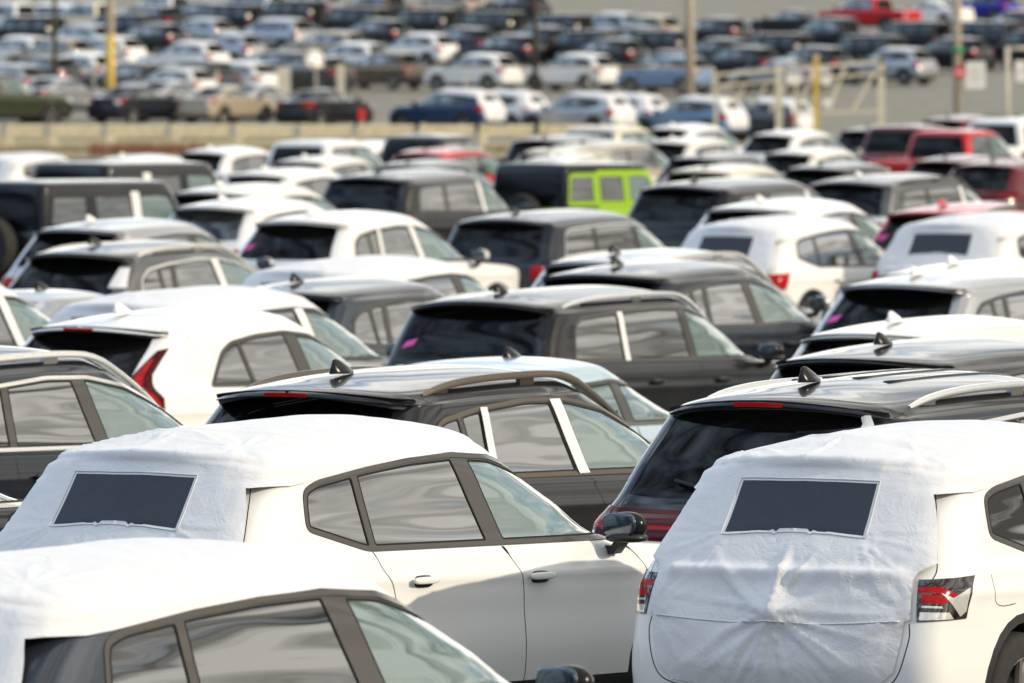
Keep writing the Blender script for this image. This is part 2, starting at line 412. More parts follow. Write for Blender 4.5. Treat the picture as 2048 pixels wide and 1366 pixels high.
M['silver'] = paint('silver_paint', (.42, .43, .44), .75, .3)
M['iceblue'] = paint('ice_blue_paint', (.46, .58, .66), .3, .3)
M['skyblue'] = paint('light_blue_paint', (.15, .25, .38), .3, .35)
M['blue'] = paint('blue_paint', (.014, .040, .10), .3, .35)
M['vividblue'] = paint('vivid_blue_paint', (.01, .02, .30), .2, .35)
M['red'] = paint('red_paint', (.50, .012, .018), .1, .3)
M['maroon'] = paint('maroon_paint', (.12, .008, .014), .2, .3)
M['lime'] = paint('lime_paint', (.27, .48, .01), 0, .3)
M['olive'] = paint('olive_paint', (.028, .036, .018), .1, .4)
M['beige'] = paint('beige_paint', (.40, .34, .25), .3, .35)
M['brown'] = paint('bronze_paint', (.10, .07, .045), .4, .35)
M['plastic'] = simple('black_plastic', (.022, .022, .023), .38, bmp=(240, .15, .002))
M['gloss'] = simple('piano_black', (.010, .010, .011), .22, spec=.22)
M['pillar'] = simple('satin_pillar', (.042, .038, .033), .30, 0.0, coat=.3)
M['bronze'] = simple('bronze_trim', (.13, .11, .088), .36, .9)
M['chrome'] = simple('satin_chrome', (.78, .76, .72), .22, 1)
M['alu'] = simple('brushed_aluminium', (.62, .60, .56), .34, .9)
M['mirrorg'] = simple('mirror_glass', (.16, .18, .20), .08, 1)
M['gap'] = simple('panel_gap', (.006, .006, .006), .9)
M['cabin'] = simple('cabin_lining', (.055, .055, .058), .85)
M['seatm'] = simple('seat_fabric', (.07, .07, .072), .9, noise=.2, nscale=30)
M['seatlight'] = simple('seat_plastic_cover', (.62, .64, .64), .35)
M['film'] = simple('protective_film', (.80, .80, .79), .42, bmp=(30, .3, .004))
M['redlens'] = simple('red_lens', (.36, .003, .004), .16, spec=.22)
M['darkred'] = simple('dark_red_lens', (.055, .0015, .003), .12, spec=.22)
M['clear'] = simple('clear_lens', (.62, .62, .60), .12, .3, coat=1)
M['amber'] = simple('amber_lens', (.8, .25, .02), .12, coat=1)
M['lens'] = simple('glint_dome', (.75, .70, .62), .06, 1)  # mirror metal of the added glint domes on far cars
M['smoke'] = simple('smoked_lens', (.016, .012, .013), .06, coat=1)
M['pink'] = simple('pink_sticker', (.85, .10, .42), .6)
M['paper'] = simple('paper', (.80, .82, .84), .8)
M['tyre'] = simple('tyre_rubber', (.022, .021, .02), .85, noise=.3, nscale=20)
M['rim'] = simple('alloy_rim', (.34, .33, .32), .35, .8)
M['darkrim'] = simple('dark_rim', (.05, .05, .052), .35, .6)
M['gside'] = glass('front_side_glass', (.66, .80, .76), 2.5, .26, .40, (.42, .64, .62))  # pale teal film paints in the light that comes through the cabin
M['gtint'] = glass('privacy_glass', (.07, .075, .075), 4.3, .03, .45)
M['gdark'] = glass('dark_rear_glass', (.03, .035, .04), .42, .01, .10)
M['gteal'] = glass('green_rear_glass', (.30, .46, .48), 1.8, .05, .10)
M['meshw'] = simple('cover_mesh', (.018, .024, .038), .55, bmp=(900, .25, .001))
def cover_mat():
    m, nt, N, L, b = new_mat('nonwoven_cover')
    b.inputs['Base Color'].default_value = (.71, .72, .735, 1); b.inputs['Roughness'].default_value = .6; b.inputs['Specular IOR Level'].default_value = .35
    b.inputs['Sheen Weight'].default_value = .15; b.inputs['Subsurface Weight'].default_value = 0
    tc = N.new('ShaderNodeTexCoord')
    n1 = N.new('ShaderNodeTexNoise'); n1.inputs['Scale'].default_value = 5; n1.inputs['Detail'].default_value = 9; n1.inputs['Roughness'].default_value = .6; n1.inputs['Distortion'].default_value = 1.2
    L.new(tc.outputs['Object'], n1.inputs[0])
    vo = N.new('ShaderNodeTexVoronoi'); vo.feature = 'DISTANCE_TO_EDGE'; vo.inputs['Scale'].default_value = 7
    mp = N.new('ShaderNodeVectorMath'); mp.operation = 'ADD'; L.new(tc.outputs['Object'], mp.inputs[0]); sc = N.new('ShaderNodeVectorMath'); sc.operation = 'SCALE'; sc.inputs['Scale'].default_value = .25
    L.new(n1.outputs['Color'], sc.inputs[0]); L.new(sc.outputs[0], mp.inputs[1]); L.new(mp.outputs[0], vo.inputs[0])
    b1 = N.new('ShaderNodeBump'); b1.inputs['Strength'].default_value = .50; b1.inputs['Distance'].default_value = .02; L.new(n1.outputs[0], b1.inputs['Height'])
    pw = N.new('ShaderNodeMath'); pw.operation = 'POWER'; pw.inputs[1].default_value = .35; L.new(vo.outputs[0], pw.inputs[0])
    b2 = N.new('ShaderNodeBump'); b2.inputs['Strength'].default_value = .22; b2.inputs['Distance'].default_value = .01; L.new(pw.outputs[0], b2.inputs['Height']); L.new(b1.outputs[0], b2.inputs['Normal'])
    L.new(b2.outputs[0], b.inputs['Normal'])
    return m
M['cover'] = cover_mat()

# ---------------------------------------------------------------- vehicle types
def suv_rings(L, W, H, belt=1.04, xb=.17, xt=.46, lip=.36, cowl=1.08, hdr=2.2, tumble=.80, cr=.40, cf=.55, box=0):
    g = lambda f: belt+(H-belt)*f
    m = lambda a, b, t: a+(b-a)*t
    return [(.20, .30, .32, .84*W, cr, cf, 0), (.235, .11, .14, .93*W, cr, cf, 0), (.33, .03, .04, .985*W, cr, cf, 0), (.56, 0, 0, W, cr, cf, 0),
            (.78, .035, .03, .995*W, cr, cf, 0), (belt-.11, .08, .10, .982*W, cr, cf, 0), (belt-.035, m(.08, xb, .6), .34, .965*W, cr, cf, 0),
            (belt+.02, xb, cowl, .935*W, cr*.95, .62, 0.0), (g(.40), m(xb, xt, .42), m(cowl, hdr, .40), m(.935, tumble, .46)*W, cr*.93, .60, .3),
            (g(.78), m(xb, xt, .95), m(cowl, hdr, .80), (tumble+.01)*W, cr*.9, .55, .65),
            (g(.832), xt, m(cowl, hdr, .86), (tumble-.006)*W, cr*.9, .5, .7), (g(.855), lip, m(cowl, hdr, .885), (tumble-.035)*W, xt-lip+cr*.9, .5, .74),
            (g(.895), lip+.006, m(cowl, hdr, .93), (tumble-.065)*W, xt-lip+cr*.9, .46, .82), (g(.945), lip+.12, hdr, (tumble-.13)*W, xt-lip+cr*.9-.1, .4, .9),
            (g(.977), lip+.36, hdr+.15, (tumble-.26)*W, .25, .35, 1), (g(.994), lip+.62, hdr+.32, .30*W, .2, .3, 1), (H, lip+.8, hdr+.45, 0, .15, .25, 1)]
def sedan_rings(L, W, H, belt=.98):
    g = lambda f: belt+(H-belt)*f
    return [(.17, .30, .32, .84*W, .4, .6, 0), (.20, .11, .14, .94*W, .4, .6, 0), (.30, .03, .04, .985*W, .4, .6, 0), (.50, 0, 0, W, .4, .6, 0),
            (.72, .04, .05, .995*W, .4, .6, 0), (belt-.09, .05, .16, .98*W, .4, .6, 0), (belt+.0, .10, .50, .95*W, .38, .6, 0),
            (belt+.05, .62, 1.32, .90*W, .42, .6, 0), (g(.45), 1.02, 1.80, .83*W, .4, .55, .3), (g(.80), 1.38, 2.12, .745*W, .38, .4, .7),
            (g(.91), 1.50, 2.22, .69*W, .30, .36, .85), (g(.965), 1.64, 2.30, .55*W, .24, .3, 1), (g(.992), 1.80, 2.36, .30*W, .15, .2, 1), (H, 1.90, 2.40, 0, .12, .16, 1)]
def pickup_rings(L, W, H, belt=1.18, cab=1.75):
    g = lambda f: belt+(H-belt)*f
    return [(.34, .25, .32, .86*W, .25, .45, 0), (.38, .08, .14, .95*W, .25, .45, 0), (.50, .02, .04, .99*W, .22, .45, 0), (.70, 0, 0, W, .20, .45, 0),
            (.95, .0, .03, W, .20, .45, 0), (belt-.06, .03, .12, .985*W, .20, .45, 0), (belt-.01, .08, .40, .97*W, .2, .5, 0),
            (belt+.02, cab, 1.25, .93*W, .16, .55, 0), (g(.45), cab+.06, 1.75, .86*W, .16, .5, .2), (g(.83), cab+.14, 2.18, .78*W, .16, .45, .4),
            (g(.93), cab+.20, 2.36, .72*W, .16, .4, .5), (g(.97), cab+.34, 2.5, .58*W, .2, .35, .6), (g(.992), cab+.5, 2.65, .30*W, .2, .3, .6), (H, cab+.6, 2.75, 0, .15, .25, .6)]
def jeep_rings(L, W, H, belt=1.12):
    g = lambda f: belt+(H-belt)*f
    return [(.42, .25, .42, .80*W, .12, .3, 0), (.45, .10, .2, .88*W, .12, .3, 0), (.52, .04, .06, .90*W, .12, .3, 0), (.75, .0, .02, .90*W, .12, .3, 0),
            (1.0, .0, .05, .90*W, .12, .3, 0), (belt-.04, .02, .14, .895*W, .12, .3, 0), (belt, .03, .5, .885*W, .12, .35, 0),
            (belt+.02, .04, 1.35, .88*W, .12, .3, 0), (g(.4), .07, 1.50, .85*W, .12, .3, 0), (g(.80), .11, 1.68, .81*W, .12, .28, .2),
            (g(.93), .13, 1.76, .78*W, .14, .28, .3), (g(.975), .20, 1.86, .68*W, .2, .3, .4), (g(.993), .34, 2.0, .36*W, .2, .3, .4), (H, .5, 2.1, 0, .15, .25, .4)]

TYPES = {}
def T_(name, **k): TYPES[name] = k
BASE = dict(kind='suv', W=.92, arch=.045, xp=2.1, wheel_r=.355, rail=(.80, 2.85, .625), tail=[[(.66, .985), (.98, 1.00), (.94, .80), (.66, .80)]], tailmats=['red'], gate=.80)
def dlo_shift(p, dx, sx=1, dz=0): return [((x)*sx+dx, z+dz) for x, z in p]
# compact crossover (the cars that wear the white covers)
T_('compact', **{**BASE, 'L': 4.47, 'H': 1.64, 'rings': suv_rings(4.47, .92, 1.64, 1.03, xb=.17, xt=.53, lip=.43, cowl=1.10, hdr=2.18, tumble=.79),
   'dlo': [(.70, 1.165), (.745, 1.365), (.86, 1.405), (1.25, 1.455), (1.62, 1.49), (1.98, 1.505), (2.30, 1.485), (2.62, 1.40), (2.95, 1.235), (3.26, 1.035), (1.14, 1.05)],
   'div': [(1.16, 1.19, .022), (2.02, 2.20, .062)], 'tail': [[(.635, .985), (.67, .985), (.93, 1.0), (.905, .80), (.65, .79)]], 'tailstyle': 'compact',
   'rgw': .60, 'wheels': (.90, 3.66), 'doors': [[(1.17, 1.05), (1.20, .98), (1.28, .86), (1.30, .72), (1.27, .60)], [(2.22, 1.04), (2.25, .99), (2.33, .87), (2.345, .66), (2.345, .42), (2.32, .33)], [(3.20, 1.03), (3.33, .95), (3.40, .84), (3.38, .60), (3.30, .36)]],
   'handles': [(1.50, .90), (2.46, .885)]})
# big three-row crossover
T_('large', **{**BASE, 'L': 5.05, 'W': .99, 'H': 1.76, 'arch': .035, 'xp': 2.3, 'rings': suv_rings(5.05, .99, 1.76, 1.10, xb=.24, xt=.60, lip=.50, cowl=1.20, hdr=2.35, tumble=.80),
   'dlo': [(.92, 1.13), (.93, 1.42), (1.03, 1.50), (1.45, 1.545), (2.0, 1.585), (2.5, 1.585), (2.85, 1.53), (3.2, 1.40), (3.50, 1.25), (3.72, 1.10), (3.4, 1.095)],
   'div': [(1.62, 1.66, .03), (1.92, 2.0, .012), (2.55, 2.66, .05)], 'tail': [[(0, 1.10), (.62, 1.11), (.86, 1.125), (.98, 1.115), (.90, .98), (.60, .96), (0, .955)]], 'tailstyle': 'bar',
   'wheels': (1.0, 3.98), 'rail': (.98, 3.3, .68), 'doors': [[(1.75, 1.1), (1.78, .8)], [(2.68, 1.08), (2.72, .5)]], 'handles': [(2.0, .96), (3.0, .94)], 'ribs': True})
# mid-size crossover, wide rear glass under a long spoiler
T_('mid', **{**BASE, 'L': 4.48, 'W': .92, 'H': 1.66, 'xp': 2.0, 'rings': suv_rings(4.48, .92, 1.66, 1.05, xb=.20, xt=.54, lip=.36, cowl=1.12, hdr=2.25, tumble=.80),
   'dlo': [(.62, 1.10), (.69, 1.33), (.82, 1.42), (1.15, 1.475), (1.62, 1.515), (2.0, 1.51), (2.36, 1.45), (2.72, 1.32), (3.14, 1.06), (1.0, 1.075)],
   'div': [(.98, 1.04, .018), (1.22, 1.20, .030), (1.90, 2.06, .055)], 'wheels': (.86, 3.56), 'handles': [(1.40, .92), (2.44, .90)],
   'doors': [[(1.18, 1.06), (1.18, .8)], [(2.08, 1.05), (2.17, .85), (2.18, .5)], [(3.08, 1.04), (3.22, .8)]], 'tail': [[(.52, .99), (.98, 1.02), (.92, .85), (.52, .86)]]})
# wedge-shaped crossover with Y-shaped lamps
T_('wedge', **{**BASE, 'L': 4.4, 'W': .90, 'H': 1.64, 'arch': .05, 'rings': suv_rings(4.4, .90, 1.64, 1.05, xb=.10, xt=.56, lip=.42, cowl=1.10, hdr=2.12, tumble=.79),
   'dlo': [(.98, 1.09), (1.20, 1.36), (1.34, 1.43), (1.65, 1.475), (2.0, 1.495), (2.35, 1.46), (2.65, 1.36), (3.18, 1.06)],
   'div': [(1.40, 1.55, .014), (2.05, 2.22, .065)], 'tail': [[(.715, 1.37), (.80, 1.39), (.80, 1.20), (.93, 1.02), (.93, .93), (.80, .94), (.66, 1.06), (.62, 1.10)]], 'tailstyle': 'wedge',
   'wheels': (.86, 3.5), 'handles': [(1.6, .93), (2.55, .9)], 'doors': [[(2.24, 1.05), (2.34, .85), (2.36, .5)]]})
# boxy mid-size
T_('boxy', **{**BASE, 'L': 4.95, 'W': .98, 'H': 1.75, 'arch': .02, 'xp': 2.4, 'rings': suv_rings(4.95, .98, 1.75, 1.10, xb=.16, xt=.40, lip=.26, cowl=1.22, hdr=2.35, tumble=.83, cr=.34),
   'dlo': [(.62, 1.15), (.70, 1.48), (.80, 1.54), (1.4, 1.58), (2.0, 1.60), (2.5, 1.59), (2.85, 1.51), (3.2, 1.34), (3.58, 1.11)],
   'div': [(1.42, 1.44, .04), (2.40, 2.52, .05)], 'tail': [[(.55, 1.06), (1.0, 1.08), (.95, .90), (.55, .90)]], 'wheels': (.98, 3.9), 'rail': (.7, 3.1, .70),
   'handles': [(1.8, .96), (2.85, .95)], 'doors': [[(2.54, 1.1), (2.58, .5)]]})
T_('sedan', **{**BASE, 'kind': 'sedan', 'crown': .03, 'L': 4.65, 'W': .90, 'H': 1.45, 'arch': .045, 'xp': 2.35, 'rings': sedan_rings(4.65, .90, 1.45),
   'dlo': [(1.02, 1.03), (1.20, 1.10), (1.50, 1.22), (1.85, 1.29), (2.3, 1.315), (2.6, 1.29), (2.9, 1.20), (3.30, .995), (1.6, 1.0)],
   'div': [(1.45, 1.52, .014), (2.30, 2.38, .05)], 'tail': [[(.46, .93), (1.02, .94), (.98, .80), (.46, .78)]], 'wheels': (.98, 3.68), 'wheel_r': .33, 'rail': None, 'gate': None,
   'handles': [(1.72, .88), (2.7, .86)], 'doors': [[(2.4, .99), (2.44, .5)], [(3.26, .98), (3.4, .7)]]})
T_('pickup', **{**BASE, 'kind': 'pickup', 'crown': .03, 'L': 5.7, 'W': .99, 'H': 1.93, 'arch': .03, 'xp': 3.0, 'rings': pickup_rings(5.7, .99, 1.93),
   'dlo': [(1.98, 1.24), (2.03, 1.68), (2.14, 1.755), (2.6, 1.775), (3.05, 1.78), (3.45, 1.75), (3.8, 1.60), (4.25, 1.24)],
   'div': [(2.86, 2.90, .05)], 'tail': [[(.62, 1.12), (.92, 1.12), (.92, .82), (.62, .82)]], 'wheels': (1.15, 4.72), 'wheel_r': .41, 'rail': None, 'gate': None, 'handles': [(2.3, 1.1), (3.2, 1.1)], 'doors': []})
T_('offroader', **{**BASE, 'kind': 'jeep', 'crown': .02, 'L': 4.55, 'W': .94, 'H': 1.86, 'arch': .01, 'xp': 2.0, 'taper': .03, 'rings': jeep_rings(4.55, .94, 1.86),
   'dlo': [(.16, 1.20), (.24, 1.66), (.34, 1.70), (2.5, 1.71), (2.70, 1.68), (3.06, 1.20)],
   'div': [(1.06, 1.08, .10), (1.98, 2.02, .09)], 'tail': [[(.70, 1.02), (.86, 1.02), (.86, .80), (.70, .80)]], 'wheels': (.82, 3.78), 'wheel_r': .41, 'rail': None, 'gate': None, 'handles': [(1.3, 1.05), (2.25, 1.05)], 'doors': []})

BOW = {'suv': [0, 0, 0, 0, 0, .1, .2, .2, .25, .35, .6, 1, 1, 1, 1, 1, 1], 'sedan': [0]*7+[.3]*7, 'pickup': None, 'jeep': None}
def get_skin(tn):
    t = TYPES[tn]
    if 'skin' not in t:
        t['skin'] = Skin(t['rings'], t['L'], arch=t['arch'], xp=t['xp'], taper=t.get('taper', .05), flare=t['wheels'], bow=BOW[t['kind']], crown=t.get('crown', .08))
    return t['skin']

CACHE = {}
def car_parts(tn, lod):
    """list of (part name, mesh, parent part index or None, matrix, tag) for a type"""
    key = (tn, lod)
    if key in CACHE: return CACHE[key]
    t = TYPES[tn]; sk = get_skin(tn); h = {0: .034, 1: .065, 2: .12}[lod]; L, W = t['L'], t['W']; kind = t['kind']
    hl = h*.9; loops = []
    def add(nm, pts, space, closed=True, r=0, hh=None):
        pts = [np.array(p, float) for p in pts]
        if r: pts = chaikin(pts, r)
        lp = dens(pts, hh or hl, closed); lp = sk.inv(lp, space); loops.append((nm, lp)); return lp
    # dark lower cladding and wheel openings
    wr = t['wheel_r']
    def arch_pts(xc, rad, zb): return [(xc-rad*1.0, zb)]+[(xc-rad*math.cos(a), wr+.01+rad*math.sin(a)) for a in np.linspace(0, math.pi, 15)]+[(xc+rad, zb)]
    V1 = sk.inv([(1.0, t['rings'][0][0]+.17)], 't')[0, 1]
    zb = t['rings'][1][0]+.01
    loops.append(('clad', dens([(0, 0), (sk.c, 0), (sk.c, V1), (0, V1)], hl)))
    for xc in t['wheels']: add('clad', arch_pts(xc, wr+.085, zb), 's')
    for xc in t['wheels']: add('hole', arch_pts(xc, wr+.04, zb), 's')
    # side glass
    if kind == 'jeep':
        add('doorup', [(1.10, 1.10), (1.10, 1.74), (2.72, 1.74), (3.12, 1.10)], 's')
    dlo = chaikin(t['dlo'], .05)
    if area2(dlo) < 0: dlo = dlo[::-1]
    tw = .022 if kind != 'jeep' else .06
    inner = inset(dlo, tw)
    add('trim', dlo, 's'); add('pillar', inner, 's', hh=hl)
    g_in = inset(dlo, tw+.006); segs = []; rest = g_in
    for (xt, xb_, hw) in t['div']:
        p = np.array([xt, 1.5]); d = np.array([xt-xb_, .5]); d /= np.linalg.norm(d); n = np.array([-d[1], d[0]])   # n points to the rear
        segs.append(clip_half(rest, p+n*hw, n)); rest = clip_half(rest, p-n*hw, -n)
    segs.append(rest); ng = len(segs)
    for i, sg in enumerate(segs):
        if lod < 2: add('seam', chaikin(sg, .016), 's'); add('glass%d' % i, chaikin(inset(sg, .009), .012), 's')
        else: add('glass%d' % i, sg, 's')
    # rear glass
    nr = 10 if kind in ('suv',) else 9
    if kind == 'suv':
        Vt = sk.V[10]-.004; top_T = sk.a*.66
        bot = dens([(0, t['rings'][7][0]+.045), (W*.55, t['rings'][7][0]+.045), (W*t.get('rgw', .74), t['rings'][7][0]+.06)], hl, False); bot = sk.inv(bot, 'r')
        tp = dens([(bot[-1, 0]*.97, Vt-.03), (bot[-1, 0]*.93, Vt), (0, Vt)], hl, False); lp = dens(np.vstack([bot, tp]), hl*1.2)
        loops.append(('rear', lp)); ins = lp*[1, 1]
    elif kind == 'sedan':
        V0, V2 = sk.V[7]+.03, sk.V[9]+.05; lp = dens(chaikin([(0, V0), (.70, V0), (.66, V2), (0, V2)], .03), hl); lp[lp[:, 0] < .001, 0] = 0; loops.append(('rear', lp))
    elif kind == 'pickup':
        V0, V2 = sk.V[7]+.07, sk.V[9]-.03; lp = dens([(0, V0), (.76, V0), (.72, V2), (0, V2)], hl); loops.append(('rear', lp))
    else:
        V0, V2 = sk.V[7]+.06, sk.V[9]-.02; lp = dens([(0, V0), (.84, V0), (.80, V2), (0, V2)], hl); loops.append(('rear', lp))
    # windshield
    i0 = {'suv': 7, 'sedan': 7, 'pickup': 7, 'jeep': 7}[kind]; i1 = {'suv': 12, 'sedan': 10, 'pickup': 10, 'jeep': 9}[kind]
    Vb, Vs = sk.V[i0]+.04, sk.V[i1]+.0; cT = sk.c
    loops.append(('shield', dens([(cT, Vb), (cT-.84, Vb), (cT-.80, Vs), (cT, Vs)], hl)))
    # lamps
    for k, tp in enumerate(t['tail']):
        tl = add('tail', tp, 't')
        st = t.get('tailstyle')
        if lod == 0 and st == 'compact':
            add('tail_red', [(.64, .950), (.72, .952), (.80, .925), (.875, .87), (.865, .84), (.78, .895), (.71, .925), (.64, .922)], 't', hh=.015)
            add('tail_clear', [(.735, .925), (.80, .90), (.905, .945), (.90, .835), (.86, .81), (.80, .87)], 't', hh=.015)
            add('tail_red', [(.66, .915), (.72, .915), (.78, .888), (.77, .872), (.66, .878)], 't', hh=.015)
            add('tail_clear', [(.66, .835), (.79, .832), (.82, .80), (.66, .797)], 't', hh=.015)
            add('tail_clear', [(.665, .866), (.75, .862), (.755, .852), (.665, .855)], 't', hh=.015)
        elif st == 'bar':
            add('tail_red', [(.52, 1.07), (.64, 1.08), (.72, 1.055), (.94, 1.065), (.92, 1.035), (.72, 1.03), (.66, 1.045), (.52, 1.042)], 't', hh=hl*.6)
            add('tail_red', [(0, 1.025), (.6, 1.03), (.90, 1.025), (.90, 1.01), (.6, 1.012), (0, 1.008)], 't', hh=hl*.6)
            add('tail_clear', [(.70, .995), (.80, .995), (.80, .975), (.70, .973)], 't', hh=hl*.6)
            loops.append(('chrome', dens(np.vstack([sk.inv(dens([(0, .945), (.9, .965)], .05, False), 't'), sk.inv(dens([(.9, .95), (0, .925)], .05, False), 't')]), hl)))
        elif st == 'wedge':
            add('tail_red', [(.70, 1.30), (.735, 1.31), (.735, 1.22), (.76, 1.12), (.90, .985), (.90, .965), (.80, .975), (.70, 1.06), (.66, 1.10)], 't', hh=hl*.7)
    hz = t['rings'][5][0]-.16
    c_, b_ = sk.c, sk.b
    Vh = sk.inv([(1.5, hz), (1.5, hz+.13)], 't')[:, 1]
    loops.append(('head', dens([(c_-.50, Vh[0]), (c_-1.02, Vh[0]+.02), (c_-1.05, Vh[1]+.03), (c_-.52, Vh[1])], hl)))
    Vg = sk.inv([(1.5, .36), (1.5, hz+.06)], 't')[:, 1]
    loops.append(('grille', dens([(c_, Vg[0]), (c_-.40, Vg[0]), (c_-.46, Vg[1]), (c_, Vg[1])], hl)))
    # panel gaps
    if lod == 0:
        for d in t['doors']:
            p = smooth_path(d, 6) if len(d) > 2 else dens(d, .03, False)
            loops.append(('seam', strip(sk.inv(p, 's'), .0065)))
        if kind == 'suv' and tn == 'compact':
            p = smooth_path([(.60, 1.395), (.655, 1.30), (.715, 1.17), (.765, 1.04), (.765, .98)], 6)
            loops.append(('seam', strip(sk.inv(p, 'r'), .0065)))
            p = smooth_path([(.70, .78), (.705, .70), (.66, .54), (.58, .475), (.40, .455), (.0, .45)], 6)
            loops.append(('seam', strip(sk.inv(p, 'r'), .0065)))
            q = sk.inv([(.57, 1.01), (.57, .87), (.73, .83), (.755, .97)], 's')          # fuel flap
            loops.append(('seam', strip(sk.inv(smooth_path([(.60, 1.0), (.60, .88), (.66, .845), (.80, .85)], 5), 's'), .005)))
        if kind == 'suv':
            loops.append(('seam', strip(dens([(0, sk.V[13]+.02), (sk.a*.55, sk.V[13]+.015), (sk.a*.80, sk.V[13]-.015), (sk.a*.93, sk.V[12]-.01), (sk.a*.97, sk.V[10]-.02), (sk.a*.93, sk.V[9]-.03)], .03, False), .008)))
        elif kind == 'suvx':
            p = smooth_path([(.50*W, t['rings'][10][0]-.06), (.74*W, 1.25), (.83*W, 1.08), (.83*W, .98)], 6) if False else None
    pts, tris, reg = tessellate(sk, loops, h)
    names = ['paint']+[l[0] for l in loops]; nm = np.array(names)[reg]
    cen = pts[tris].mean(1); nm = nm.astype('<U12'); nm[(nm == 'paint') & (cen[:, 1] > sk.V[7])] = 'upper'
    out = []
    def push(name, me, parent=None, mat=None, tag=''): out.append((name, me, parent, mat, tag)); return len(out)-1
    body_mats = [M['white'], M['plastic'], M['pillar'], M['gap'], M['cabin'], M['chrome'], M['gloss'], M['white'], M['white']]
    mi_of = {'paint': 0, 'upper': 7, 'hard': 7, 'doorup': 0, 'clad': 1, 'pillar': 2, 'seam': 3, 'grille': 1, 'chrome': 5}
    bm = np.isin(nm, list(mi_of))
    P, F, Nn = extract(sk, pts, tris, bm); mi = np.array([mi_of[x] for x in nm[bm]]); mi = np.concatenate([mi, mi])
    # lining and floor pan
    P2, F2, N2 = extract(sk, pts, tris, bm, off=-.035, flip=True)
    Pa, Fa, Na = np.vstack([P, P2]), np.vstack([F, F2+len(P)]), np.vstack([Nn, N2]); mia = np.concatenate([mi, np.full(len(F2), 4)])
    ex = MB(); zf = t['rings'][0][0]+.12
    ex.box((L/2, 0, zf), (L-.5, W*1.84, .03))
    ex.box((L-1.15, 0, t['rings'][7][0]-.14), (.55, W*1.5, .20))                       # dashboard
    for xc in t['wheels']:
        for s in (-1, 1):
            rr = wr+.05; y0, y1 = s*W*.93, s*(W-.36); n = 16
            vs = []; fs = []
            for k in range(n+1):
                a = math.pi*k/n-.0; c, sn = math.cos(a), math.sin(a)
                vs += [(xc+rr*c, y0, max(zb, wr+rr*sn)), (xc+rr*c, y1, max(zb, wr+rr*sn))]
            for k in range(n): fs.append((2*k, 2*k+1, 2*k+3, 2*k+2))
            fs.append(tuple(2*k+1 for k in range(n+1))); ex.add(vs, fs)
    ev = np.array(ex.v); k = len(Pa)
    me = bpy.data.meshes.new(tn+'_body')
    me.from_pydata([tuple(p) for p in Pa]+[tuple(p) for p in ev], [], [tuple(int(i) for i in f) for f in Fa]+[tuple(i+k for i in f) for f in ex.f])
    me.polygons.foreach_set('material_index', np.concatenate([mia, np.full(len(ex.f), 4)]).astype(np.int32)); me.polygons.foreach_set('use_smooth', np.full(len(me.polygons), True))
    for m in body_mats: me.materials.append(m)
    me.update(); me.normals_split_custom_set_from_vertices([tuple(n) for n in Na]+[(0, 0, 1)]*len(ev))
    body = push('body', me, tag='paint')
    def region(nms, off, mats, name, side=0, mimap=None, tag='', parent=None):
        m = np.isin(nm, nms)
        if not m.any(): return
        P, F, Nn = extract(sk, pts, tris, m, off, side); mi = np.array([(mimap or {}).get(x, 0) for x in nm[m]])
        if side == 0: mi = np.concatenate([mi, mi])
        return push(name, np_mesh(tn+'_'+name, P, F, Nn, mats, mi), tag=tag, parent=parent)
    for s in (-1, 1):
        region(['trim'], .004, [M['pillar']], 'window_trim', s, tag='trim')
        for i in range(ng):
            front = i == ng-1
            region(['glass%d' % i], -.004, [M['gside' if front else 'gtint']], 'side_window', s, tag='glass_front' if front else 'glass_rear')
        region(['tail', 'tail_red', 'tail_clear'] if t.get('tailstyle') != 'bar' else ['tail', 'tail_red', 'tail_clear'], .006, [M['darkred'] if t.get('tailstyle') in ('bar', 'wedge') else M['smoke'] if (t.get('tailstyle') == 'compact' and lod == 0) else M['redlens'], M['redlens'], M['clear']], 'taillight', s, {'tail': 0, 'tail_red': 1, 'tail_clear': 2}, tag='tail')
        region(['head'], .004, [M['clear']], 'headlight', s)
    region(['rear'], -.003, [M['gdark']], 'rear_window', tag='rearglass')
    region(['shield'], -.004, [M['gside']], 'windshield', tag='shield')
    # white film on a pillar: over the last (B) divider and, where asked, the one behind it
    if lod < 2:
        for di, tagn in ((-1, 'film'), (-2, 'film2')):
            if len(t['div']) < -di: continue
            xt, xb_, hw = t['div'][di]; hw = max(hw, .035)
            p = np.array([xt, 1.5]); d = np.array([xt-xb_, .5]); d /= np.linalg.norm(d); n = np.array([-d[1], d[0]])
            pl = clip_half(clip_half(inset(dlo, .012), p+n*hw*.9, -n), p-n*hw*.9, n)
            if len(pl) < 3: continue
            q = sk.inv(dens(pl, .05), 's'); cx = q.mean(0)
            # ladder between the two long sides
            fp = dens([pl.mean(0)+d*.5, pl.mean(0)-d*.5], .06, False); rows = []
            zt, zl = pl[:, 1].max(), pl[:, 1].min()
            for zz in np.linspace(zt, zl, 9):
                c = p+d*(zz-1.5)/d[1]; rows.append((c[0]-hw*.9, zz)); rows.append((c[0], zz)); rows.append((c[0]+hw*.9, zz))
            q = sk.inv(rows, 's')
            P0 = sk.P(q[:, 0], q[:, 1]); N0 = sk.N(q[:, 0], q[:, 1]); P0 = P0+N0*.009
            fs = []
            for k in range(8):
                for j in range(2): fs.append((3*k+j, 3*k+j+1, 3*k+j+4, 3*k+j+3))
            for s in (-1, 1):
                push('pillar_film', np_mesh(tn+'_film', P0*[1, s, 1], fs if s > 0 else [f[::-1] for f in fs], N0*[1, s, 1], [M['film']]), tag=tagn)
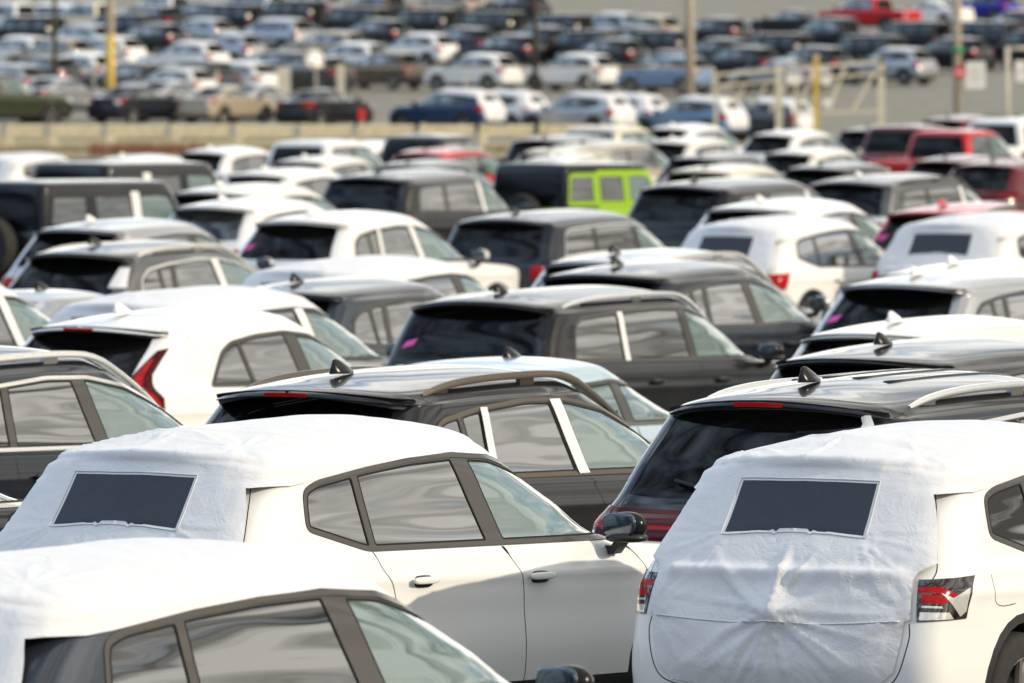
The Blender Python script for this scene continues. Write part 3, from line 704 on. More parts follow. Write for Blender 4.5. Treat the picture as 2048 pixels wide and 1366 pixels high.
    # roof rails
    if t['rail'] and lod < 2:
        x0, x1, yy = t['rail']; n = 26; xs = np.linspace(x0, x1, n); q = sk.inv([(x, yy) for x in xs], 'p'); P0 = sk.P(q[:, 0], q[:, 1])
        u = np.linspace(0, 1, n); lift = .052*np.clip(1-np.abs(2*u-1)**5.0, 0, 1)-.008
        prof = [(-.024, -.02), (-.024, .006), (-.014, .02), (.012, .02), (.024, .004), (.024, -.02)]
        for s in (-1, 1):
            mb = MB(); mb.sweep([(p[0], p[1]*s, p[2]+l) for p, l in zip(P0, lift)], prof, scale=list(.55+.45*np.clip(1-np.abs(2*u-1)**6, 0, 1)))
            for a in (.10, .5, .90):
                i = int(a*(n-1)); mb.box((P0[i][0], P0[i][1]*s, P0[i][2]+.006), (.13, .032, max(.03, lift[i]*1.2)))
            push('roof_rail', mb.mesh(tn+'_rail', [M['bronze']], angle=40), tag='rail')
    if t['rail'] is not None and t.get('ribs') and lod < 2:
        for yy in (-.30, -.10, .10, .30):
            xs = np.linspace(1.35, 3.0, 12); q = sk.inv([(x, abs(yy)) for x in xs], 'p'); P0 = sk.P(q[:, 0], q[:, 1])
            mb = MB(); mb.sweep([(p[0], math.copysign(p[1], yy), p[2]) for p in P0], [(-.03, -.012), (-.02, .006), (.02, .006), (.03, -.012)])
            push('roof_rib', mb.mesh(tn+'_rib', [M['white']]), tag='paint')
    # shark fin
    if kind in ('suv', 'sedan') and lod < 2:
        xa = TYPES[tn]['rings'][14][1]+.16 if kind == 'suv' else 2.12; q = sk.inv([(xa, .0)], 'p'); z0 = sk.P(q[:, 0], np.array([sk.VT]))[0, 2]
        prof = [(-.085, .0, .034), (-.10, .012, .030), (-.085, .050, .014), (-.072, .072, .006), (-.06, .074, .006), (.0, .045, .018), (.07, .020, .022), (.12, .0, .010)]
        vs = []; fs = []
        base = [(-.095, 0), (-.06, .034), (.0, .036), (.07, .026), (.125, 0), (.07, -.026), (0, -.036), (-.06, -.034)]
        mid = [(-.088, 0), (-.065, .016), (-.01, .018), (.05, .012), (.075, 0), (.05, -.012), (-.01, -.018), (-.065, -.016)]
        top = [(-.074, 0), (-.068, .005), (-.045, .006), (-.02, .004), (-.008, 0), (-.02, -.004), (-.045, -.006), (-.068, -.005)]
        for lv, z in ((base, -.012), (base, .004), (mid, .030), (top, .066)): vs += [(xa+x, y, z0+z) for x, y in lv]
        vs.append((xa-.05, 0, z0+.074))
        for k in range(3):
            for j in range(8): fs.append((k*8+j, k*8+(j+1) % 8, (k+1)*8+(j+1) % 8, (k+1)*8+j))
        for j in range(8): fs.append((24+j, 24+(j+1) % 8, 32))
        mb = MB(); mb.add(vs, [f[::-1] for f in fs]); push('antenna', mb.mesh(tn+'_fin', [M['gloss']]), tag='antenna')
        t['fin'] = (xa, 0, z0)
    # high brake light
    if kind == 'suv' and lod < 2:
        Vm = (sk.V[11]+sk.V[12])/2; Tq = np.linspace(0, .19, 6); P0 = sk.P(Tq, np.full(6, Vm))
        xs = P0[:, 0].min(); vs = []; fs = []
        pth = [(p[0]-.002, p[1], p[2]) for p in P0][::-1]; pth = pth+[(p[0], -p[1], p[2]) for p in pth[::-1][1:]]
        mb = MB(); mb.sweep(pth, [(-.006, -.011), (-.006, .011), (.006, .011), (.006, -.011)]); push('brake_light', mb.mesh(tn+'_brake', [M['redlens']], smooth=False), tag='brake')
    # mirrors
    mx, mz = t['dlo'][-2 if t['dlo'][-1][0] < 2.2 or tn == 'large' else -1]
    if tn == 'large': mx, mz = 3.66, 1.10
    yb = W*.93
    for s in (-1, 1):
        mb = MB(); nu = 20 if lod == 0 else 12
        c = (mx-(.17 if tn == 'compact' else .06), s*(yb+.145), mz+.075)
        Mm = Matrix.Rotation(s*R(-12), 3, 'Z')
        mb.sell(c, (.125, .205, .145), .88, 0, nu, 10, M=Mm.to_4x4())
        mb.sell((c[0]-.004, c[1]+s*.0, c[2]-.058), (.15, .215, .05), .7, 1, nu, 8, M=Mm.to_4x4())
        mb.sweep([(c[0]+.02, c[1]-s*.04, c[2]-.07), (c[0]+.02, s*(yb+.06), c[2]-.12), (c[0]+.03, s*(yb-.05), c[2]-.125)], [(-.03, -.02), (-.03, .02), (.03, .02), (.03, -.02)], 1, scale=[1.0, 1.1, 1.3])
        i = push('mirror', mb.mesh(tn+'_mirror', [M['gloss'], M['plastic']], angle=50), tag='mirror')
        mg = MB(); mg.sell((c[0]-.072, c[1], c[2]+.01), (.012, .185, .115), .5, 0, 16, 6, M=Mm.to_4x4()); push('mirror_glass', mg.mesh(tn+'_mglass', [M['mirrorg']]), parent=i)
    # handles
    if lod < 2:
        for (hx, hz_) in t['handles']:
            q = sk.inv([(hx, hz_)], 's'); p = sk.P(q[:, 0], q[:, 1])[0]
            for s in (-1, 1):
                mb = MB(); mb.sell((p[0], s*(p[1]+.028), p[2]), (.20, .026, .036), .55, 0, 18, 8)
                mb.sell((p[0]+.01, s*(p[1]-.004), p[2]-.006), (.15, .03, .062), .6, 1, 14, 6)
                push('door_handle', mb.mesh(tn+'_handle', [M['white'], M['plastic']], angle=60), tag='paint')
    # wheels
    for xc in t['wheels']:
        for s in (-1, 1):
            n = {0: 36, 1: 24, 2: 16}[lod]; w = .115
            mb = MB(); mb.lathe([(-w, wr*.66), (-w, wr*.93), (-w*.8, wr*.99), (-w*.3, wr), (w*.3, wr), (w*.8, wr*.99), (w, wr*.93), (w, wr*.66)], (xc, s*(W-.135), wr), n)
            i = push('wheel', mb.mesh(tn+'_tyre', [M['tyre']], angle=50))
            mr = MB(); yo = s*(W-.135)+s*w*.75
            mr.lathe([(s*w*.9, wr*.68), (s*w*.95, wr*.64), (s*w*.35, wr*.60), (-s*w*.5, wr*.60)], (xc, s*(W-.135), wr), n, 0)
            mr.lathe([(-s*w*.2, wr*.60), (-s*w*.2, .02)], (xc, s*(W-.135), wr), n, 1)
            for k in range(5):
                a = 2*math.pi*k/5+.3
                for da in (-.13, .13):
                    mr.cyl((xc+.06*math.cos(a), yo-s*.02, wr+.06*math.sin(a)), (xc+wr*.63*math.cos(a+da), yo+s*.004, wr+wr*.63*math.sin(a+da)), .026, .018, 6)
            mr.cyl((xc, yo-s*.03, wr), (xc, yo+s*.012, wr), .055, .045, 14)
            push('rim', mr.mesh(tn+'_rim', [M['rim'], M['darkrim']], angle=40), parent=i, tag='rim')
    # seats
    if lod < 2:
        bz = t['rings'][7][0]-(.10 if kind == 'sedan' else 0)
        xs = {'suv': (.46*L, .29*L), 'sedan': (.50*L, .385*L), 'pickup': (.60*L, .44*L), 'jeep': (.54*L, .34*L)}[kind]
        for x0 in xs:
            for s in (-1, 1):
                mb = MB(); Mt = Matrix.Rotation(R(-14), 3, 'Y').to_4x4()
                mb.sell((x0-.02, s*.38, bz-.13), (.16, .50, .66), .55, 0, 16, 10, M=Mt)
                mb.sell((x0-.13, s*.38, bz+.29), (.10, .27, .19), .6, 0, 14, 8, M=Mt)
                mb.sell((x0+.24, s*.38, bz-.42), (.52, .50, .18), .6, 0, 14, 8)
                push('seat', mb.mesh(tn+'_seat', [M['seatm']]), tag='seat')
        ms = MB(); ms.lathe([(-.015, .165), (0, .182), (.015, .165), (0, .15), (-.015, .165)], (0, 0, 0), 20, 0, 'Z')
        me = ms.mesh(tn+'_steer', [M['cabin']]); me.transform(Matrix.Translation((xs[0]+.52, .38, bz-.05)) @ Matrix.Rotation(R(-65), 4, 'Y'))
        push('steering_wheel', me)
    # wiper and plate recess
    if kind == 'suv' and lod < 2:
        q = sk.inv([(.0, t['rings'][7][0]+.10), (.30, t['rings'][7][0]+.10), (.44, t['rings'][7][0]+.13)], 'r'); P0 = sk.P(q[:, 0], q[:, 1]); mb = MB()
        mb.sweep([(P0[0][0]-.03, .0, P0[0][2]-.03), (P0[1][0]-.025, .28, P0[1][2]+.01), (P0[2][0]-.02, .42, P0[2][2]+.01)], [(-.008, -.006), (-.008, .006), (.008, .006), (.008, -.006)])
        mb.cyl((P0[0][0]+.02, 0, P0[0][2]-.03), (P0[0][0]-.045, 0, P0[0][2]-.03), .022, .016, 12)
        push('rear_wiper', mb.mesh(tn+'_wiper', [M['plastic']], angle=40), tag='wiper')
        # sticker, lower left of the rear glass
        zs = t['rings'][7][0]+.16
        rows = []
        for zz in (zs+.05, zs-.01):
            for yy in (W*.53, W*.60, W*.66): rows.append((yy+(.03 if zz < zs else 0), zz+(yy-W*.6)*-.25))
        q = sk.inv(rows, 'r'); P0 = sk.P(q[:, 0], q[:, 1]); N0 = sk.N(q[:, 0], q[:, 1]); P0 = P0+N0*.006
        push('sticker', np_mesh(tn+'_sticker', P0, [(0, 1, 4, 3), (1, 2, 5, 4)], None, [M['pink']]), tag='sticker')
    if kind == 'jeep':
        mb = MB(); mb.lathe([(-.13, .10), (-.13, wr*.62), (-.11, wr*.95), (0, wr), (.11, wr*.95), (.12, wr*.6), (.08, .1), (.08, 0)], (0, 0, 0), 28, 0)
        me = mb.mesh(tn+'_spare', [M['tyre'], M['darkrim']], angle=45); me.transform(Matrix.Translation((-.16, -.05, .98)) @ Matrix.Rotation(R(90), 4, 'Z'))
        i = push('spare_wheel', me)
        mr = MB(); mr.lathe([(0, wr*.6), (.02, wr*.55), (.0, .12), (.03, .10), (.03, 0)], (0, 0, 0), 20, 0)
        me = mr.mesh(tn+'_sparerim', [M['darkrim']], angle=40); me.transform(Matrix.Translation((-.285, -.05, .98)) @ Matrix.Rotation(R(90), 4, 'Z')); push('rim', me, parent=i)
        for xc in t['wheels']:                                                            # flat flared fenders
            for s in (-1, 1):
                mb = MB(); pth = [(xc-.50, s*.90, .50), (xc-.42, s*.90, .84), (xc-.30, s*.90, .93), (xc+.30, s*.90, .93), (xc+.44, s*.90, .84), (xc+.52, s*.90, .56)]
                mb.sweep(pth, [(-.10, -.025), (-.10, .02), (.10, .02), (.10, -.025)]); push('fender', mb.mesh(tn+'_fender', [M['plastic']], angle=40))
    if kind == 'pickup' and lod < 2:
        mb = MB(); mb.box((-.002, 0, .98), (.01, .9, .20)); push('tailgate_panel', mb.mesh(tn+'_gate', [M['plastic']], smooth=False), tag='paint')
    if lod == 2:
        # mirror domes added on the tail corners to throw sun glints
        z0 = {'suv': 1.02, 'sedan': .86, 'pickup': 1.0, 'jeep': 1.28}[kind]; y0 = W*(.80 if kind != 'jeep' else .74); q = sk.inv([(y0, z0)], 'r'); p = sk.P(q[:, 0], q[:, 1])[0]
        for s in (-1, 1):
            Rr = .58; vs = []; fs = []; d = Vector((-.87, s*.38, .28)).normalized(); u = d.orthogonal().normalized(); w = d.cross(u); c = Vector((p[0]+.02, s*p[1], p[2]))
            for j, ph in enumerate((0.001, .08, .16, .23)):
                for i in range(12):
                    a = 2*math.pi*i/12; vs.append(c+d*(Rr*math.cos(ph)-Rr*.965)+(u*math.cos(a)+w*math.sin(a))*Rr*math.sin(ph))
            for j in range(3):
                for i in range(12): fs.append((j*12+i, j*12+(i+1) % 12, (j+1)*12+(i+1) % 12, (j+1)*12+i))
            mb = MB(); mb.add(vs, fs); push('glint_dome', mb.mesh(tn+'_lens', [M['lens']]), tag='lens')
        if kind == 'suv':
            x0 = t['div'][-1][0]+.35; q = sk.inv([(x0, 1.30), (x0+.26, 1.28), (x0, 1.12), (x0+.26, 1.12)], 's'); P0 = sk.P(q[:, 0], q[:, 1]); N0 = sk.N(q[:, 0], q[:, 1]); P0 = P0+N0*.012
            push('paper_sheet', np_mesh(tn+'_paper', P0, [(0, 1, 3, 2)], None, [M['paper']], smooth=False), tag='paper')
    CACHE[key] = out
    return out

# ---------------------------------------------------------------- fabric transit covers
from mathutils import noise as mn
def cover_parts(tn='compact', lod=0, full=True, seed=0):
    key = ('cover', tn, lod, seed)
    if key in CACHE: return CACHE[key]
    t = TYPES[tn]; base = get_skin(tn); rg = [list(r) for r in t['rings']]; W = t['W']
    lip, xb = rg[11][1], rg[7][1]; z11, z7 = rg[11][0], rg[7][0]
    rg[11][1] -= .028; rg[12][1] -= .028; rg[13][1] -= .015
    for i in (8, 9, 10): rg[i][1] = lip-.015-(lip-.0-xb+.03)*(z11-rg[i][0])/(z11-z7)*.93
    rg[7][1] -= .035; rg[6][1] -= .03; rg[5][1] -= .02
    rg[4][1] -= .01
    rg[12][0] += .008
    sk = Skin(rg, t['L'], arch=t['arch'], xp=t['xp'], taper=t.get('taper', .05), flare=t['wheels'], bow=BOW['suv'], crown=t.get('crown', .08))
    h = {0: .020, 1: .045}[lod]
    def I(p, s, hh=.02): return sk.inv(dens(p, hh, False), s)
    e1 = I([(0, .462), (.40, .467), (.56, .487), (.64, .55), (.672, .70), (.68, .79)], 'r')
    e2 = I([(.628, .80), (.622, .98), (.64, 1.02)], 't')
    e3 = I([(.772, 1.06), (.733, 1.17), (.682, 1.30), (.645, 1.38)], 'r')
    e4 = I([(.66, 1.385), (.80, 1.398), (1.25, 1.457), (1.62, 1.490), (1.98, 1.506), (2.3, 1.486), (2.62, 1.403), (2.74, 1.352)], 's')
    Vf = sk.V[11]-.02
    Vtip = e4[-1]
    loop = np.vstack([e1, e2, e3, e4, dens([Vtip, (min(Vtip[0]+.12, sk.c-.1), max(Vtip[1]+.05, Vf-.05)), (sk.c, Vf)], .03, False), dens([(sk.c, sk.VT), (0, sk.VT)], .03, False)])
    hw, z0, z1 = .375, 1.185, 1.425
    w = I([(0, z0+.018), (hw*.5, z0+.012), (hw, z0-.004), (hw-.012, z1), (hw*.5, z1+.004), (0, z1+.006)], 'r')
    wl = inset(w, -.012) if False else None
    loops = [('cover', loop), ('win', w)]
    pts, tris, reg = tessellate(sk, loops, h)
    rng = random.Random(seed+3); ph = [rng.uniform(0, 50) for _ in range(8)]
    def disp(T, V, P, sgn):
        d = np.full(len(P), .007)
        y = P[:, 1]*sgn; z = P[:, 2]; x = P[:, 0]
        rear = np.clip((T < sk.a*.93)*(1-np.clip((z-1.46)/.03, 0, 1)), 0, 1)
        def fold(u, v, au, av, k, amp, r0, r1, o, sect=None):
            du, dv = u-au, v-av; r = np.hypot(du, dv); th = np.arctan2(dv, du)
            nz = np.array([mn.noise(Vector((a*k+o, rr*1.2, o*.3))) for a, rr in zip(th, r)])
            nz = np.maximum(0, 1-np.abs(nz)*3.2)**1.5
            f = amp*nz*np.clip(r/r0, 0, 1)*np.exp(-(r/r1)**2)
            if sect: f = f*np.clip(1-(np.abs((th-sect[0]+math.pi) % (2*math.pi)-math.pi)/sect[1])**2, 0, 1)
            return f
        f = fold(y, z, 0, .80, 3.2, .026, .10, .42, ph[0])*np.clip((1.15-z)/.14, 0, 1)
        f += fold(y, z, .0, 1.20, 4.0, .009, .05, .20, ph[1], (-1.57, 1.5))*np.clip((1.15-z)/.10, 0, 1)
        f += fold(y, z, .36, 1.18, 4.0, .010, .05, .28, ph[2], (-.6, 1.3)) + fold(y, z, -.36, 1.18, 4.0, .010, .05, .30, ph[3], (math.pi+.6, 1.3))
        f += fold(y, z, -.70, .82, 3.5, .014, .04, .22, ph[4]) + fold(y, z, .70, .82, 3.5, .014, .04, .22, ph[5])
        f += fold(y, z, 0, 1.62, 9.0, .007, .05, .32, ph[6], (-1.57, 1.4))*np.clip((1.47-z)/.1, 0, 1)
        f -= .012*np.exp(-((z-.80)/.02)**2)*0
        f += .045*np.exp(-((y/.15)**2+((z-.835)/.075)**2)) + .022*np.exp(-((y+.01)/(.016+.12*np.clip(1.10-z, 0, .3)))**2)*np.clip((1.13-z)/.1, 0, 1)*np.clip((z-.70)/.1, 0, 1)
        f += .02*np.exp(-((y)/.30)**2-((z-.70)/.06)**2)*0
        f += .030*np.exp(-((z-1.00)/.032)**2)*np.clip((.74-np.abs(y))/.15, 0, 1) + .022*np.clip((.85-z)/.07, 0, 1)**.7*np.clip((.68-np.abs(y))/.2, 0, 1)
        d = d+f*rear
        d = d-.016*np.exp(-((z-1.42)/.05)**2)*np.clip((T/sk.a-.55)/.15, 0, 1)*np.clip((1.02-T/sk.a)/.1, 0, 1)
        roof = np.clip((z-1.46)/.03, 0, 1)
        g = fold(x, y, .80, .05, 1.5, .013, .16, .60, ph[7]) + fold(x, y, .66, -.44, 1.6, .009, .10, .40, ph[0]+3) + fold(x, y, .66, .44, 1.6, .009, .10, .40, ph[1]+9)
        g += .028*np.exp(-((x-.80)/.16)**2-((y-.05)/.20)**2)
        g += .004*np.sin(x*7+y*3)
        d = d+g*roof
        nz = np.array([mn.noise(Vector((a*3.1, b*3.1, c*3.1+seed))) for a, b, c in zip(x, y, z)])
        n2 = np.array([mn.noise(Vector((a*9, b*9, c*9+7+seed))) for a, b, c in zip(x, y, z)])
        return d+.005*nz+.003*n2
    edge = loop[(loop[:, 0] > 1e-4) & (loop[:, 0] < sk.c-1e-4) & (loop[:, 1] < sk.VT-1e-4)]
    def hug(T, V):
        o = np.ones(len(T))
        for i in range(0, len(T), 2000):
            d2 = ((np.stack([T[i:i+2000], V[i:i+2000]], 1)[:, None]-edge[None, ::2])**2).sum(2).min(1); o[i:i+2000] = np.clip(np.sqrt(d2)/.10, 0, 1)**.8
        return o
    def build(keep):
        f = tris[keep]; u, iv = np.unique(f, return_inverse=True); f = iv.reshape(f.shape)
        T, V = pts[u, 0], pts[u, 1]; P0 = sk.P(T, V); N0 = sk.N(T, V); Ps = []; Fs = []
        for k, sg in enumerate((1, -1)):
            hg = hug(T, V); d = disp(T, V, P0, sg)*hg+.005*(1-hg); P = (P0+N0*d[:, None]); P[T < 1e-6, 1] = 0; P[V > sk.VT-1e-6, 1] = 0
            g = np.cross(P[f[:, 1]]-P[f[:, 0]], P[f[:, 2]]-P[f[:, 0]]); s = (g*N0[f].mean(1)).sum(1) < 0
            ff = np.where(s[:, None], f[:, ::-1], f)
            if sg < 0: P = P*[1, -1, 1]; ff = ff[:, ::-1]
            Ps.append(P); Fs.append(ff+k*len(P0))
        Pa = np.vstack(Ps); Fa = np.vstack(Fs); n = len(P0)
        # weld the centre line
        cen = np.nonzero((T < 1e-6) | (V > sk.VT-1e-6))[0]
        mp = np.arange(2*n); mp[cen+n] = cen
        Pa[cen] = (Pa[cen]+Pa[cen+n])/2
        Fa = mp[Fa]
        ok = (Fa[:, 0] != Fa[:, 1]) & (Fa[:, 1] != Fa[:, 2]) & (Fa[:, 0] != Fa[:, 2])
        uq, iv2 = np.unique(Fa[ok], return_inverse=True)
        return Pa[uq], iv2.reshape(-1, 3)
    nm = np.array(['x', 'cover', 'win'])[reg]
    Pc, Fc = build(nm == 'cover'); Pw, Fw = build(nm == 'win')
    me1 = np_mesh('transit_cover', Pc, Fc, None, [M['cover']]); me2 = np_mesh('cover_mesh_window', Pw, Fw, None, [M['meshw']])
    # stitched hems: round the mesh window and along the cross seam
    def path(q, off=.014):
        P0 = sk.P(q[:, 0], q[:, 1]); N0 = sk.N(q[:, 0], q[:, 1]); o = []
        for sg in (1, -1):
            d = disp(q[:, 0], q[:, 1], P0, sg); P = P0+N0*(d[:, None]+.0015); o.append(P*[1, sg, 1])
        return o
    mb = MB(); pr = [(-.007, -.0015), (-.007, .002), (.007, .002), (.007, -.0015)]
    wc = np.array([0, w[:, 1].mean()]); wo = (w-wc)*[1.045, 1.10]+wc; wo = wo[wo[:, 0] > .012]; a, b = path(wo)
    mb.sweep([tuple(p) for p in list(a)+list(b[::-1])+[a[0]]], [(-.0022, -.004), (-.0022, .0004), (.0022, .0004), (.0022, -.004)], up=(1, 0, 0), cap=False)
    q = I([(0, .772), (.2, .765), (.45, .775), (.66, .79)], 'r', .012); a, b = path(q)
    mb.sweep([tuple(p) for p in list(b[::-1])+list(a[1:])], [(-.004, -.002), (-.004, .003), (.004, .003), (.004, -.002)], up=(1, 0, 0))
    me3 = mb.mesh('cover_seam', [M['cover']])
    CACHE[key] = (me1, me2, me3); return CACHE[key]

# ---------------------------------------------------------------- the ground under everything (heights along the view)
GP = Pchip([-40, 60, 95, 140, 170, 250, 300, 345, 400, 452, 472, 500, 535, 569, 620, 760, 1200, 3000], [0, 0, -.30, -.42, -.5, -1.15, -1.0, -.65, -1.15, -1.0, -.75, .08, .92, 1.85, 3.2, 6.2, 9, 14])
LATX = [-60, -30, -8, -4.5, 2, 5, 10, 40]; LATZ = [.18, .18, .18, -.15, -.30, -.45, -.62, -.62]     # the strip behind the guardrail falls to the right
def ground(y, x=0.0):
    w = min(max((y-400)/45, 0), 1)*min(max((484-y)/24, 0), 1)
    return float(GP(np.array([float(y)]))[0, 0])+(float(np.interp(x, LATX, LATZ))*w if w > 0 else 0)
F_PX = 400/36*2048
def ray(px, py):
    d = Vector(((px-1024)/F_PX, 1.0, -(py-683)/F_PX))
    c, s = math.cos(-PITCH), math.sin(-PITCH)
    return Vector((d.x, d.y*c-d.z*s, d.y*s+d.z*c))
def locate(px, py, h, near=30, far=430):
    """the point on the photograph's line of sight that stands h metres above the ground"""
    d = ray(px, py); prev = None; y = near
    while y < far:
        v = CAM_H+d.z/d.y*y-ground(y, d.x/d.y*y)-h
        if prev is not None and prev > 0 >= v:
            lo, hi = y-.5, y
            for _ in range(30):
                m = (lo+hi)/2
                if CAM_H+d.z/d.y*m-ground(m, d.x/d.y*m)-h > 0: lo = m
                else: hi = m
            return Vector((d.x/d.y*lo, lo, ground(lo)))
        prev = v; y += .5
    y = far; return Vector((d.x/d.y*y, y, ground(y)))

def empty(name, loc, rz, label, cat, group=None):
    o = bpy.data.objects.new(name, None); COL.objects.link(o); o.location = loc; o.rotation_euler = (0, 0, rz)
    o.empty_display_size = .3; o['label'] = label; o['category'] = cat
    if group: o['group'] = group
    return o
def part(name, me, parent, label=None):
    o = bpy.data.objects.new(name, me); COL.objects.link(o); o.parent = parent
    if label: o['label'] = label
    return o
def slot(o, i, mat):
    o.material_slots[i].link = 'OBJECT'; o.material_slots[i].material = mat

def patch(tn, root, rows, space, mat, name, off=.006):
    sk = get_skin(tn); nc = len(rows[0]); q = sk.inv([p for r in rows for p in r], space); P = sk.P(q[:, 0], q[:, 1]); Nn = sk.N(q[:, 0], q[:, 1]); P = (P+Nn*off)*[1, -1, 1]
    fs = [(i*nc+j, i*nc+j+1, (i+1)*nc+j+1, (i+1)*nc+j) for i in range(len(rows)-1) for j in range(nc-1)]
    return part(name, np_mesh('patch', P, fs, None, [mat]), root)
KIND = {'suv': ('crossover', 'crossover'), 'sedan': ('sedan', 'sedan'), 'pickup': ('pickup_truck', 'pickup truck'), 'jeep': ('off_roader', 'off-roader')}
def car(tn, ref, px, py, yaw, col, label, lod=1, trim='pillar', rail=None, film=False, film2=False, cover=None, sticker=False, antenna=None, scale=(1, 1, 1),
        group=None, near=30, far=430, brake=False, roof=None, glassr=None, upper=None, name=None, dz=0, tilt=0, Y=None):
    """place a vehicle so that its reference point stands on the given line of sight. yaw: degrees from the view direction, to the right.
    ref: 'bp' top of the right B-pillar, 'fin' antenna, 'roof' roof centre, 'tail' upper inner corner of the right lamp, or a local point"""
    t = TYPES[tn]; sk = get_skin(tn); W = t['W']; L = t['L']
    sx, sy, sz = scale
    if ref == 'bp': xt = t['div'][-1][0]; zt = max(p[1] for p in t['dlo']); q = sk.inv([(xt, zt)], 's'); p = sk.P(q[:, 0], q[:, 1])[0]; r = (p[0], -p[1], p[2])
    elif ref == 'fin': xa = t['rings'][14][1]+.16 if t['kind'] == 'suv' else 2.12; r = (xa, 0, t['H'])
    elif ref == 'roof': r = (L*(.45 if t['kind'] in ('suv', 'jeep') else .50), 0, t['H'])
    elif ref == 'roofl': r = (L*.45, W*.6, t['H']-.05)
    elif ref == 'rear': r = (.3, 0, t['rings'][12][0])
    elif ref == 'rearL': r = (0, .85, t['rings'][3][0])
    else: r = ref
    r = Vector((r[0]*sx, r[1]*sy, r[2]*sz))
    th = math.pi/2-R(yaw)
    rot = Matrix.Rotation(th, 3, 'Z'); rr = rot @ r
    if Y is not None:                                # distance given: the line of sight fixes only the sideways place
        d = ray(px, py); y = Y; w = Vector((d.x/d.y*y, y, CAM_H+d.z/d.y*y)); base = Vector((w.x-rr.x, w.y-rr.y, w.z-r.z))
    else:
        w = locate(px, py, r.z, near, far); base = Vector((w.x-rr.x, w.y-rr.y, 0)); base.z = ground(w.y, w.x)
    root_name, cat = KIND[t['kind']]
    root = empty(name or root_name, base, th, label, cat, group); root.scale = scale
    if tilt: root.rotation_euler.y = R(tilt)
    objs = {}; P = car_parts(tn, lod)
    for i, (nm, me, par, mt, tag) in enumerate(P):
        if tag == 'rail' and rail is None: continue
        if tag == 'film' and not film: continue
        if tag == 'film2' and not film2: continue
        if tag == 'sticker' and not sticker: continue
        if tag == 'antenna' and antenna is False: continue
        if tag == 'paper' and (int(px)*7+int(py)) % 3 == 0: continue
        if tag == 'lens' and (int(px)*5+int(py)) % 4 == 0: continue  # some far cars go without the added glint domes
        if tag == 'brake' and not brake: continue
        if tag in ('wiper', 'brake', 'antenna', 'rail') and cover: continue
        o = part(nm, me, objs[par] if par is not None else root); objs[i] = o
        if tag == 'paint':
            slot(o, 0, M[col])
            if nm == 'body': slot(o, 7, M[upper or col])
            if nm == 'body' and t['kind'] == 'jeep': slot(o, 2, M[col])
            if nm == 'body': slot(o, 7, M[upper or col])
            if nm == 'body' and t['kind'] == 'jeep': slot(o, 2, M[col])
        elif tag == 'trim': slot(o, 0, M[col if t['kind'] == 'jeep' else trim])
        elif tag == 'rail': slot(o, 0, M[rail])
        elif tag == 'antenna': slot(o, 0, M[antenna or ('white' if col in ('white', 'pearl') else 'gloss')])
        elif tag == 'rearglass' and glassr: slot(o, 0, M[glassr])
        elif tag == 'glass_rear' and glassr == 'gteal': slot(o, 0, M['gside'])
        elif tag == 'seat' and glassr == 'gteal': slot(o, 0, M['seatlight'])
        elif tag == 'mirror' and col in ('white', 'cream', 'silver', 'pearl', 'red') and tn != 'compact': slot(o, 0, M[col])
    if cover:
        a, b, c = cover_parts('compact', 0 if lod == 0 else 1, seed=cover)
        o = part('cover', a, root); part('mesh_window', b, o); part('seam', c, o)
    return root

# ---------------------------------------------------------------- the near cars
G1 = 'crossovers parked in the near rows'
car('compact', 'bp', 655, 1178, 41, 'slate', 'dark grey crossover with a white fabric cover draped over its roof, nearest the camera', lod=0, cover=5)
car('compact', 'bp', 908, 905, 36.4, 'white', 'white crossover in a white cover with a dark mesh window and a black door mirror', lod=0, cover=1)
car('compact', (0.02, -.70, .98), 1806, 1165, 30, 'white', 'white crossover with a wrinkled cover down to its bumper between red and clear taillights', lod=0, cover=2)
JIT = random.Random(4); CNT = [0]
def N(tn, ref, px, py, yaw, col, label, **k):
    CNT[0] += 1; return car(tn, ref, px, py, yaw+(JIT.uniform(-1.6, 1.6) if CNT[0] > 10 else 0), col, label, **k)
N('mid', 'bp', 1105, 793, 36, 'graphite', 'black crossover with bronze roof rails and white strips on its pillars', lod=0, rail='bronze', film=True, film2=True, trim='bronze', brake=True)
big = N('large', 'fin', 1617, 762, 33, 'black', 'large black crossover with silver rails, ribbed roof and a full-width red light bar', lod=0, rail='chrome', trim='chrome', scale=(.97, .93, 1), brake=True)
N('mid', 'bp', 150, 750, 38, 'blueblack', 'dark blue crossover with cream roof rail and bright window trim at the left edge', lod=0, rail='chrome', trim='chrome')
N('sedan', (3.05, -.80, 1.12), 42, 968, 38, 'graphite', 'dark car showing only its windscreen pillar and mirror left of the covered white car', lod=0, trim='chrome')
N('wedge', 'bp', 573, 660, 37, 'white', 'white crossover with a red Y-shaped taillight and pink-stickered rear window', lod=0, sticker=True, brake=True)
N('compact', 'bp', 592, 614, 37, 'white', 'white covered crossover just behind the one with red Y-shaped lights', lod=1, cover=7, film=True)
N('sedan', 'fin', 1022, 716, 35, 'iceblue', 'pale blue sedan with a dark fin, between the two black crossovers', lod=0, glassr='gteal')
N('boxy', 'fin', 1000, 583, 33.5, 'black', 'black crossover with silver rails, a pink sticker and a white rear pillar strip', lod=0, rail='chrome', sticker=True, film2=True, scale=(.96, .94, .95))
N('mid', 'bp', 1485, 558, 34, 'blueblack', 'blue-black crossover with a black door mirror, behind the silver-railed black one', lod=1)
N('mid', 'fin', 1228, 505, 34, 'silver', 'silver crossover with light rails, peeking over the blue-black one', rail='alu', film=True)
N('mid', 'fin', 592, 563, 36, 'slate', 'blue-grey crossover with a dark ball-like fin, left of the silver-railed black one', scale=(.94, .96, .98))
N('compact', 'bp', 905, 547, 35.5, 'slate', 'dark crossover under a smooth white roof cover, behind the blue-grey one', cover=9)
